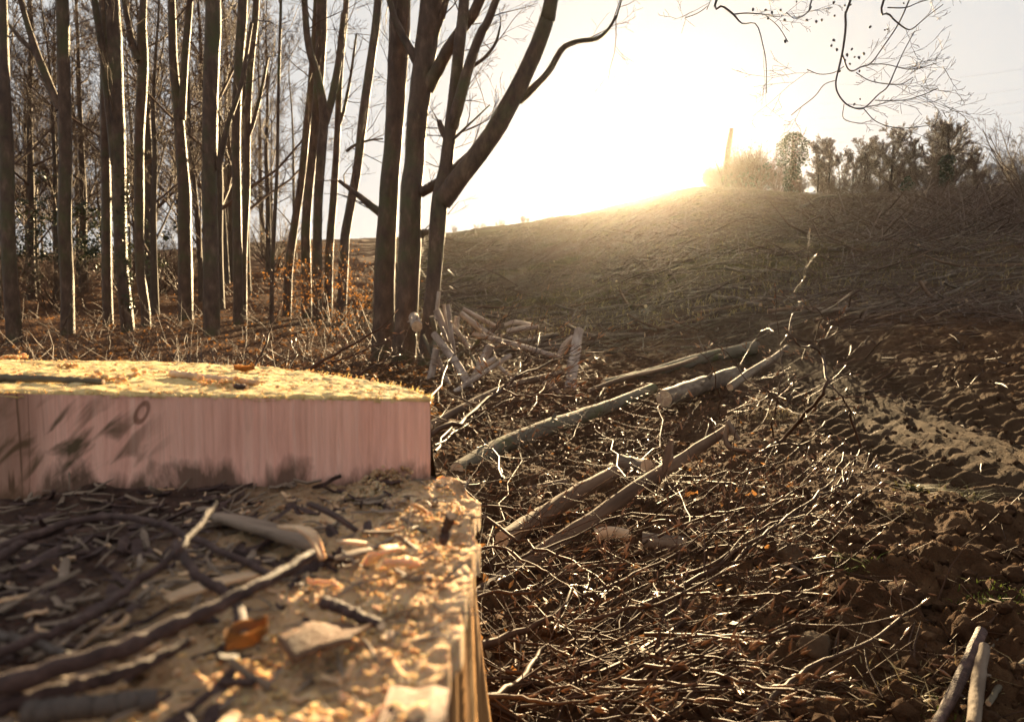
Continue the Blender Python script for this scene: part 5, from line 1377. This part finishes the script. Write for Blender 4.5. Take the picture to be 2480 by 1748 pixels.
# soil crumbs, clods and stones
X, Y = polar(9000, 1040, 2400, 0.95, 6.5, g, 1.1)
s = 0.002 + 0.020 * g.random(len(X)) ** 7
lumps("soil_crumbs", np.stack([X, Y, hfull(X, Y) + 0.2 * s], 1), s, 'clod', "stuff", "loose crumbs of brown soil covering the churned ground", "soil")
for i, (lab, k, u, v, w, h, mat) in enumerate([
  ("upright pale stone beside the raised twigs", 7, 455, 690, 150, 150, 'stone'), ("large rounded clod half buried at the lower middle", 7, 590, 1150, 170, 180, 'stone'),
  ("reddish broken clod below the pale forked root", 7, 1060, 870, 170, 130, 'clod'), ("big sunlit clod at the end of the pale forked root", 7, 1440, 650, 150, 120, 'clod'),
  ("smaller clod tucked right below the big sunlit clod", 7, 1515, 715, 90, 60, 'clod'), ("dark rough clod under the yellow-green moss tuft", 7, 1400, 1000, 170, 190, 'clod'),
  ("flat grey stone lying under the raised fan of twigs", 7, 440, 500, 120, 70, 'stone'), ("round dark clod between the sprays at the lower middle", 7, 725, 890, 90, 90, 'clod'),
  ("dark clod at the bottom edge right of the grey stick", 7, 1500, 1560, 110, 90, 'clod'), ("squat clod left of the big half-buried one", 7, 400, 1060, 140, 70, 'clod'),
  ("clod on the near side of the straight thin stick", 7, 545, 985, 90, 80, 'clod'), ("brown lump at the right edge above the dark moss bank", 7, 1640, 790, 120, 90, 'clod')]):
    c = gnd(k, u, v + h * 0.35); V, F = lumpball(3, 20 + i, 0.4)
    sx = size(k, w, c[1]) / 2; sz = size(k, h, c[1]) / 2
    V = V * np.array((sx, sx * 0.9, sz)); V += V * 0.10 * perlin(V[:, 0] / sx * 5 + i, V[:, 1] / sx * 5 + V[:, 2] / sz * 4)[:, None]
    o = link("stone" if mat == 'stone' else "soil_clod", mesh("clod", V, F), MAT[mat], None, (c[0], c[1], ground_z(c[0], c[1]) + sz * 0.45))
    o.rotation_euler = (0, 0, i * 1.3)
    tag(o, lab, "stone" if mat == 'stone' else "clod")
# leaf litter
def litter(name, label, X, Y, sz, mat, seed, fine=True):
    g = np.random.default_rng(seed); n = len(X); z = hfull(X, Y, fine) + 0.004
    u = norm(np.stack([g.normal(0, 1, n), g.normal(0, 1, n), g.normal(0, 0.45, n)], 1)); v = norm(np.cross(u, np.stack([g.normal(0, 0.4, n), g.normal(0, 0.4, n), np.ones(n)], 1)))
    s = (sz * g.uniform(0.6, 1.4, n))[:, None]; c = np.stack([X, Y, z + 0.35 * s[:, 0]], 1)
    V = np.stack([c - u * s, c + v * s * 0.6, c + u * s, c - v * s * 0.6], 1).reshape(-1, 3)
    Q = (np.arange(n) * 4)[:, None] + np.array([[0, 1, 2, 3]])
    return tag(link(name, mesh(name, V, [Q], False), MAT[mat]), label, "leaf litter", None, "stuff")
X, Y = polar(9000, -200, 1000, 5, 40, g)
litter("leaf_litter", "russet beech leaves carpeting the floor of the left wood", X, Y, 0.038, 'leafdead', 51)
X, Y = polar(700, 960, 1800, 1.2, 9, g)
litter("leaf_litter", "scattered dead leaves among the brash and logs", X, Y, 0.016, 'leafdead', 52)
X, Y = polar(5000, -200, 900, 7, 36, g)
k = fbm(X * 0.5, Y * 0.5, 2) > -0.1
scatter_sticks("undergrowth", "thin bramble and twig undergrowth on the woodland floor", X[k], Y[k], (0.2, 0.9), (0.003, 0.007), 'twig_far', 53, 0.55, None, 3, False, "stuff", "undergrowth")

# ------------------------------------------------------------------ the crest
def crest_at(u, dy=0.0):
    """a point on the skyline below picture column u (0..2296), dy metres beyond the crest"""
    t = (u - 1148.0)
    Y = float(np.interp(t, _cx, _cd)) + dy
    x = t / 1523.0 * Y
    return np.array((x, Y, float(hbase(np.array([x]), np.array([Y]))[0])))
def c3u(u): return (1640 + u / 2.6095) / 1.0801
def c3h(v0, v1, Y): return abs(v1 - v0) / 2.6095 / FT * Y
b = crest_at(c3u(295), -1)
pp = np.array([b + np.array((0, 0, -.5)), b + np.array((0.05, 0, 3.2)), b + np.array((0.35, 0, 5.8)), b + np.array((0.52, 0, 7.0))])
root = empty("broken_snag", b); tag(root, "tall broken trunk standing bare on the skyline, left of the crest trees", "dead tree")
p_, r_, VF = trunk_mesh(pp, np.array([0.50, 0.40, 0.30, 0.27]), 12, 24, 0.3); part("trunk", VF, MAT['bark'], root, b)
part("broken_top", end_discs(p_, r_, 12)[1], MAT['cutwood'], root, b, False)
lp = np.array([b + np.array((-0.3, 0, 0)), b + np.array((-0.8, 0, 1.6)), b + np.array((-1.6, 0, 3.6))]); _, _, VF = trunk_mesh(lp, np.array([.2, .14, .04]), 8, 12); part("limb", VF, MAT['bark'], root, b)
def ivy_tree(name, label, u, w_px, v_top, v_base, dy, n, seed, shape, cat="tree"):
    b = crest_at(c3u(u), dy); Hh = c3h(v_top, v_base, b[1]); W = c3h(0, w_px, b[1]) / 2
    g = np.random.default_rng(seed); root = empty(name, b); tag(root, label, cat)
    P = np.array([b + np.array((0, 0, -.3)), b + np.array((.1, 0, Hh * .5)), b + np.array((0, 0, Hh * .95))]); _, _, VF = trunk_mesh(P, np.array([W * .3, W * .22, .05]), 10, 16); part("trunk", VF, MAT['bark'], root, b)
    bag = Bag()
    for j in range(24):
        t = g.uniform(.1, 1); a = g.uniform(0, 6.28); d = norm(np.array((math.cos(a), math.sin(a), g.uniform(.2, 1.2))))
        grow(bag, b + np.array((0, 0, Hh * t * .9)), d, W * shape(t) * g.uniform(.7, 1.2), .05, 2, g, .3, 4, rmin=.012)
    part("branches", bag.build(), MAT['twig_far'], root, b)
    t = g.random(n); a = g.uniform(0, 6.283, n); rr = W * np.array([shape(x) for x in t]) * (0.35 + 0.7 * g.random(n) ** .6) * (1 + .35 * perlin(a * 1.5, t * 7))
    c = b + np.stack([rr * np.cos(a), rr * np.sin(a), t * Hh * (1 + .05 * perlin(a * 2, t * 3))], 1)
    s = .11 * g.uniform(.5, 1.4, n)[:, None]; uu = norm(g.normal(0, 1, (n, 3))); vv = norm(np.cross(uu, g.normal(0, 1, (n, 3))))
    V = np.stack([c - uu * s, c + vv * s * .6, c + uu * s, c - vv * s * .6], 1).reshape(-1, 3)
    part("ivy", (V, [(np.arange(n) * 4)[:, None] + np.array([[0, 1, 2, 3]])]), MAT['ivy'], root, b, False)
ivy_tree("ivy_clad_tree", "dense ivy-clad tree on the crest right of the tall broken trunk", 705, 185, 835, 1210, 1, 5200, 71, lambda t: .55 if t < .45 else (1.0 if t < .85 else 1.0 - 4.2 * (t - .85)))
ivy_tree("ivy_clad_stump", "ivy-covered pollard trunk standing before the round crest tree", 1668, 80, 1000, 1215, -5, 1800, 72, lambda t: .9 if t < .75 else 1.15 - 2.2 * max(0, t - .85))
ivy_tree("ivy_clad_stump", "low dark ivy lump on the crest left of the ivy-covered pollard", 1425, 75, 1120, 1215, -3, 900, 73, lambda t: 1.0 if t < .6 else 1.4 - 1.1 * t, "bush")
def crown_tree(seed, Hh, r, nb, spread, label, u, dy, name="crest_tree", cat="tree"):
    g = np.random.default_rng(seed); b = crest_at(u, dy)
    root = empty(name, b); tag(root, label, cat, "bare trees along the crest")
    z = np.linspace(0, 1, 6); P = b + np.stack([np.cumsum(g.normal(0, .05, 6)) * z * Hh * .2, np.cumsum(g.normal(0, .05, 6)) * z, z * Hh * .75 - .3], 1)
    p, rr, VF = trunk_mesh(P, r * (1.15 - 1.0 * z), 8, 16); part("trunk", VF, MAT['bark_far'], root, b)
    bag = Bag()
    for j in range(nb):
        t = .05 + .93 * (j + g.random()) / nb; i = int(t * 15); a = g.uniform(0, 6.28)
        d = norm(np.array((math.cos(a) * spread, math.sin(a) * spread, g.uniform(.5, 1.2))))
        grow(bag, p[i], d, Hh * g.uniform(.26, .40) * (1.05 - .35 * t), max(rr[i] * .45, .03), 3, g, .28, 8, .13, 3, .55, rmin=.015, start=.1)
    part("crown", bag.build(), MAT['twig_far'], root, b)
for i, (u, v, r, nb, sp, lab) in enumerate([
  (865, 900, .13, 9, .5, "slim bare tree just right of the dense ivy-clad tree"), (935, 865, .16, 11, .6, "bare tree with two clear stems, second right of the ivy-clad tree"),
  (1000, 930, .12, 9, .7, "low bare tree in the gap between the slim trees and taller pair"), (1160, 890, .18, 11, .6, "dark narrow bare tree left of the broad twin-crowned one"),
  (1320, 815, .26, 16, .8, "broad bare tree with ivy-dark trunk left of the round tree"), (1255, 850, .15, 10, .7, "thin bare tree pressed against the left side of the broad bare one"),
  (1440, 900, .14, 10, .6, "thin bare tree between the broad and the round crest tree"), (1690, 760, .34, 30, 1.05, "largest round-crowned bare tree on the crest"),
  (1840, 960, .15, 12, .9, "smaller rounded bare tree right of the largest round-crowned one"), (1080, 950, .12, 9, .7, "short bare tree before the dark narrow tree")]):
    bb = crest_at(c3u(u)); Hh = c3h(v, 1225, bb[1]) * 1.3
    crown_tree(800 + i, Hh, r, nb, sp, lab, c3u(u), 2 + (i % 3) * 1.5)
used2 = set()
scrub = [proto_bush("crest_scrub", 850 + i, h, 14, 'twig_far', 3, .7) for i, h in enumerate([2.2, 1.7])]
g = np.random.default_rng(66)
for i in range(64):
    u = [g.uniform(345, 640), g.uniform(640, 1450), g.uniform(1450, 2230), g.uniform(180, 340)][i % 4 if i < 56 else 3]
    b = crest_at(c3u(u), g.uniform(-2, 4))
    sc = g.uniform(.8, 1.35) * (1.7 if 345 < u < 600 else 1.1)
    place(scrub[i % 2], used2, b[0], b[1], g.uniform(0, 6.28), sc, "brown bare scrub bush in the crest hedge, " + ("left of the tall broken trunk" if u < 300 else "between broken trunk and ivy-clad tree" if u < 700 else "between ivy-clad tree and broad bare tree" if u < 1320 else "between broad bare tree and ivy-covered pollard" if u < 1670 else "right of the ivy-covered pollard"), "bush", "hedge scrub along the crest")
for i in range(22):
    u = g.uniform(990, 1340); b = crest_at(u, g.uniform(-1, 2))
    place(scrub[i % 2], used2, b[0], b[1], g.uniform(0, 6.28), g.uniform(.22, .5), "low scrub tuft on the bare skyline left of the sun", "bush", "scrub on the bare skyline")
leafy = [(430, 2.8, 1200), (520, 3.2, 1200), (370, 2.4, 900)]
for i, (u, h, n) in enumerate(leafy):
    b = crest_at(c3u(u), 0)
    leafy_bush("evergreen_bush", ["leafy bush in the middle of the hedge between broken trunk and ivy tree", "tallest leafy bush, touching the ivy-clad tree's left side", "leafy bush closest to the foot of the tall broken trunk"][i], b, h, n, 'ivy', 880 + i, .8, .10, 10)
# near bare shrub at the right edge
bb = gnd(3, 2200, 1330)
root = proto_bush("bare_shrub", 99, 3.4, 12, 'twig_far', 3, .55); root.location = Vector((at(3, 2260, 1200, 34)[0], 34, float(hbase(np.array([at(3, 2260, 1200, 34)[0]]), np.array([34.0]))[0]))); root.scale = (1.25, 1.25, 1.5)
tag(root, "tall bare shrub reaching up at the right edge above the crest", "shrub")
# meadow beyond the crest
n = 40
xs = np.linspace(36, 150, n); ys = np.linspace(72, 200, n)
XX, YY = np.meshgrid(xs, ys)
ZZ = 12.2 + (YY - 72) * 0.185 + (XX - 36) * 0.05 * sst(36, 70, XX) - 8 * sst(62, 36, XX - 0.25 * (YY - 72)) + 0.2 * fbm(XX * .1, YY * .1, 2) - 14 * sst(100, 72, YY)
idx = np.arange(n * n).reshape(n, n)
Q = np.stack([idx[:-1, :-1], idx[:-1, 1:], idx[1:, 1:], idx[1:, :-1]], -1).reshape(-1, 4)
tag(link("far_hill", mesh("far_hill", np.stack([XX.ravel(), YY.ravel(), ZZ.ravel()], 1), [Q]), MAT['field']), None, None, None, "structure")

# ------------------------------------------------------------------ overhanging beech: its trunk stands beyond the right edge
def overhang():
    g = np.random.default_rng(8)
    Y0 = 3.3
    base = np.array((5.6, 3.6, ground_z(5.6, 3.6)))
    root = empty("overhanging_beech", base); tag(root, "drooping bare beech branches hanging into the top right of the sky", "tree")
    tp = np.array([base + np.array((0, 0, -.2)), base + np.array((.05, 0, 2)), base + np.array((-.1, 0, 4)), base + np.array((0, .1, 7))])
    _, _, VF = trunk_mesh(tp, np.array([.24, .20, .17, .08]), 12, 24); part("trunk", VF, MAT['bark'], root, base)
    lb = np.array([base + np.array((0, 0, 2.9)), (4.6, 3.5, 3.35), (3.4, 3.35, 3.45), (2.2, 3.3, 3.3), (1.0, 3.3, 3.0)])
    lp, lr, VF = trunk_mesh(lb, np.array([.07, .055, .04, .028, .012]), 8, 24); part("limb", VF, MAT['twig_dark'], root, base)
    br = [
     ([(250, -10, 15), (290, 40, 14), (355, 92, 13), (412, 150, 9), (500, 155, 7), (545, 300, 6), (562, 400, 5), (566, 590, 3)], 1),
     ([(355, 92, 9), (440, 85, 8), (545, 92, 7), (640, 106, 5), (665, 98, 4)], 3),
     ([(852, -5, 9), (848, 45, 9), (800, 100, 7), (740, 118, 5), (690, 80, 4)], 4),
     ([(1100, -10, 14), (1065, 80, 14), (1065, 180, 14), (1045, 330, 13), (1020, 440, 11), (1003, 520, 10), (1015, 590, 10), (1070, 660, 10), (1150, 690, 9), (1200, 670, 9), (1270, 600, 8), (1330, 550, 8), (1380, 440, 7), (1430, 330, 5), (1500, 200, 4)], 8),
     ([(1045, 350, 11), (1075, 430, 10), (1110, 450, 10), (1160, 425, 9), (1225, 400, 8), (1310, 285, 8), (1400, 150, 9), (1470, -5, 9)], 5),
     ([(1000, 510, 6), (930, 535, 5), (870, 610, 4.5), (780, 680, 3.5), (720, 730, 2.5)], 1),
     ([(1055, 420, 6), (990, 460, 5), (900, 470, 4), (820, 440, 3)], 4),
     ([(1305, -5, 13), (1340, 90, 12), (1400, 150, 11), (1470, 190, 9), (1540, 140, 6), (1600, 90, 4), (1680, 30, 3)], 7),
     ([(1330, 50, 8), (1440, 50, 7), (1520, 20, 5), (1600, -5, 4)], 5),
     ([(1130, 460, 6), (1230, 515, 5), (1400, 535, 4), (1490, 490, 3)], 6),
     ([(1225, 405, 6), (1330, 410, 5), (1480, 440, 4), (1640, 400, 3)], 7),
     ([(1250, 635, 6), (1420, 635, 5), (1540, 605, 4), (1645, 560, 3)], 7),
     ([(1180, 690, 5), (1260, 770, 4), (1400, 810, 3.5), (1590, 795, 2.5)], 3),
     ([(1055, 660, 4), (1052, 750, 4), (1150, 780, 3), (1200, 770, 2)], 2),
     ([(560, 100, 3), (640, 170, 3), (700, 265, 2)], 1),
     ([(215, -5, 3), (190, 40, 3), (130, 85, 2.5), (50, 115, 2)], 1),
    ]
    tw = Bag()
    for j, (pts, nt) in enumerate(br):
        Yj = Y0 + 0.15 * math.sin(j * 2.1)
        P = np.array([at(3, u, v, Y0 + (Yj - Y0) * min(1, i / 3)) for i, (u, v, w) in enumerate(pts)]); R = np.array([size(3, w, Y0) / 2 for u, v, w in pts])
        if pts[0][1] < 0:
            i = int(np.argmin(np.abs(lp[:, 0] - P[0][0] - .25))); P = np.vstack([lp[i], (lp[i] + P[0]) / 2 + np.array((.08, 0, .1)), P]); R = np.concatenate([[R[0] * 1.3, R[0] * 1.1], R])
        p, r, VF = trunk_mesh(P, R, 6, max(16, 3 * len(P)), .1); part("branch", VF, MAT['twig_dark'], root, base)
        for q in range((nt + 1) // 2):
            i = g.integers(len(p) // 3, len(p) - 1); dd = norm(norm(p[i] - p[i - 1]) + np.array((g.normal(.25, .5), g.normal(0, .3), g.normal(0, .5))))
            grow(tw, p[i], dd, g.uniform(.12, .38), max(r[i] * .4, .0012), 2, g, .12, 4, .12, 3, .5, rmin=.0009)
    part("twigs", tw.build(), MAT['twig_dark'], root, base)["kind"] = "stuff"
    dots = [(975, 290), (1015, 300), (990, 255), (962, 328), (1010, 315), (1105, 312), (1075, 348), (1110, 362), (1122, 362), (1150, 365), (1180, 340), (1187, 372), (1092, 405), (1062, 380), (1028, 452), (1005, 405), (1153, 450), (1157, 627), (1120, 660), (1210, 660), (1220, 172), (1313, 190), (1328, 186), (1410, 92), (1432, 22), (1097, 32), (1060, 36), (955, 8), (990, 18), (995, 102), (880, 138), (895, 140), (915, 128), (938, 126), (820, 128), (768, 60), (755, 12), (720, 8), (655, 66), (630, 78), (560, 64), (570, 26), (600, 80), (512, 105), (480, 62), (700, 262), (684, 262), (708, 250), (575, 118), (620, 100), (680, 128)]
    me = None
    for i, (u, v) in enumerate(dots[::2] + dots[5:30:4]):
        c = at(3, u, v, Y0 + 0.1 * math.sin(i)); 
        if me is None:
            V, F = lumpball(1, 3, .4); V = V * np.array((.0055, .0055, .0075)); me = mesh("husk", V, F)
        o = link("husk", me, MAT['twig_dark'], root); o.location = Vector(c - base); o.scale = [g.uniform(.7, 1.3)] * 3; o.rotation_euler = (g.normal(0, .5), g.normal(0, .5), 0)
overhang()
# power lines
for i, ((u0, v0), (u1, v1), pos) in enumerate([((1520, 503), (2190, 428), "topmost"), ((1480, 628), (2190, 552), "second from the top"), ((1650, 695), (2190, 632), "third from the top"), ((1720, 755), (2190, 700), "fourth from the top"), ((1850, 832), (2190, 795), "fifth from the top"), ((1870, 880), (2190, 850), "lowest")]):
    m = (v1 - v0) / (u1 - u0)
    ua, ub = 2700, 900
    Pw = []
    for t in np.linspace(0, 1, 14):
        u = ua + (ub - ua) * t; Yw = 135 + 75 * t
        q = at(3, u, v1 + m * (u - 2190), Yw); q[2] -= 2.2 * 4 * t * (1 - t) - 1.5; Pw.append(q)
    V, F = tubes(np.array(Pw)[None], np.full((1, 14), .016), 4)
    o = link("power_line", mesh("power_line", V - Pw[0], F), MAT['wire'], None, Vector(Pw[0]))
    tag(o, "thin power line crossing the sky at the right, %s of six" % pos, "power line", "power lines")

# ------------------------------------------------------------------ air
hz = bpy.data.materials.new("haze_air"); hz.use_nodes = True
hn = hz.node_tree.nodes; hn.clear()
ho = hn.new("ShaderNodeOutputMaterial"); hv = hn.new("ShaderNodeVolumePrincipled")
hv.inputs["Color"].default_value = (0.96, 0.93, 0.88, 1); hv.inputs["Density"].default_value = 0.00012; hv.inputs["Anisotropy"].default_value = 0.86
hz.node_tree.links.new(hv.outputs[0], ho.inputs["Volume"])
X0, X1, Y0_, Y1_, Z0, Z1 = -420, 420, -420, 420, -6, 46
V = np.array([(x, y, z) for x in (X0, X1) for y in (Y0_, Y1_) for z in (Z0, Z1)], float)
F = np.array([[0, 1, 3, 2], [4, 6, 7, 5], [0, 4, 5, 1], [2, 3, 7, 6], [0, 2, 6, 4], [1, 5, 7, 3]])
tag(link("haze", mesh("haze", V, [F], False), hz), None, None, None, "stuff")
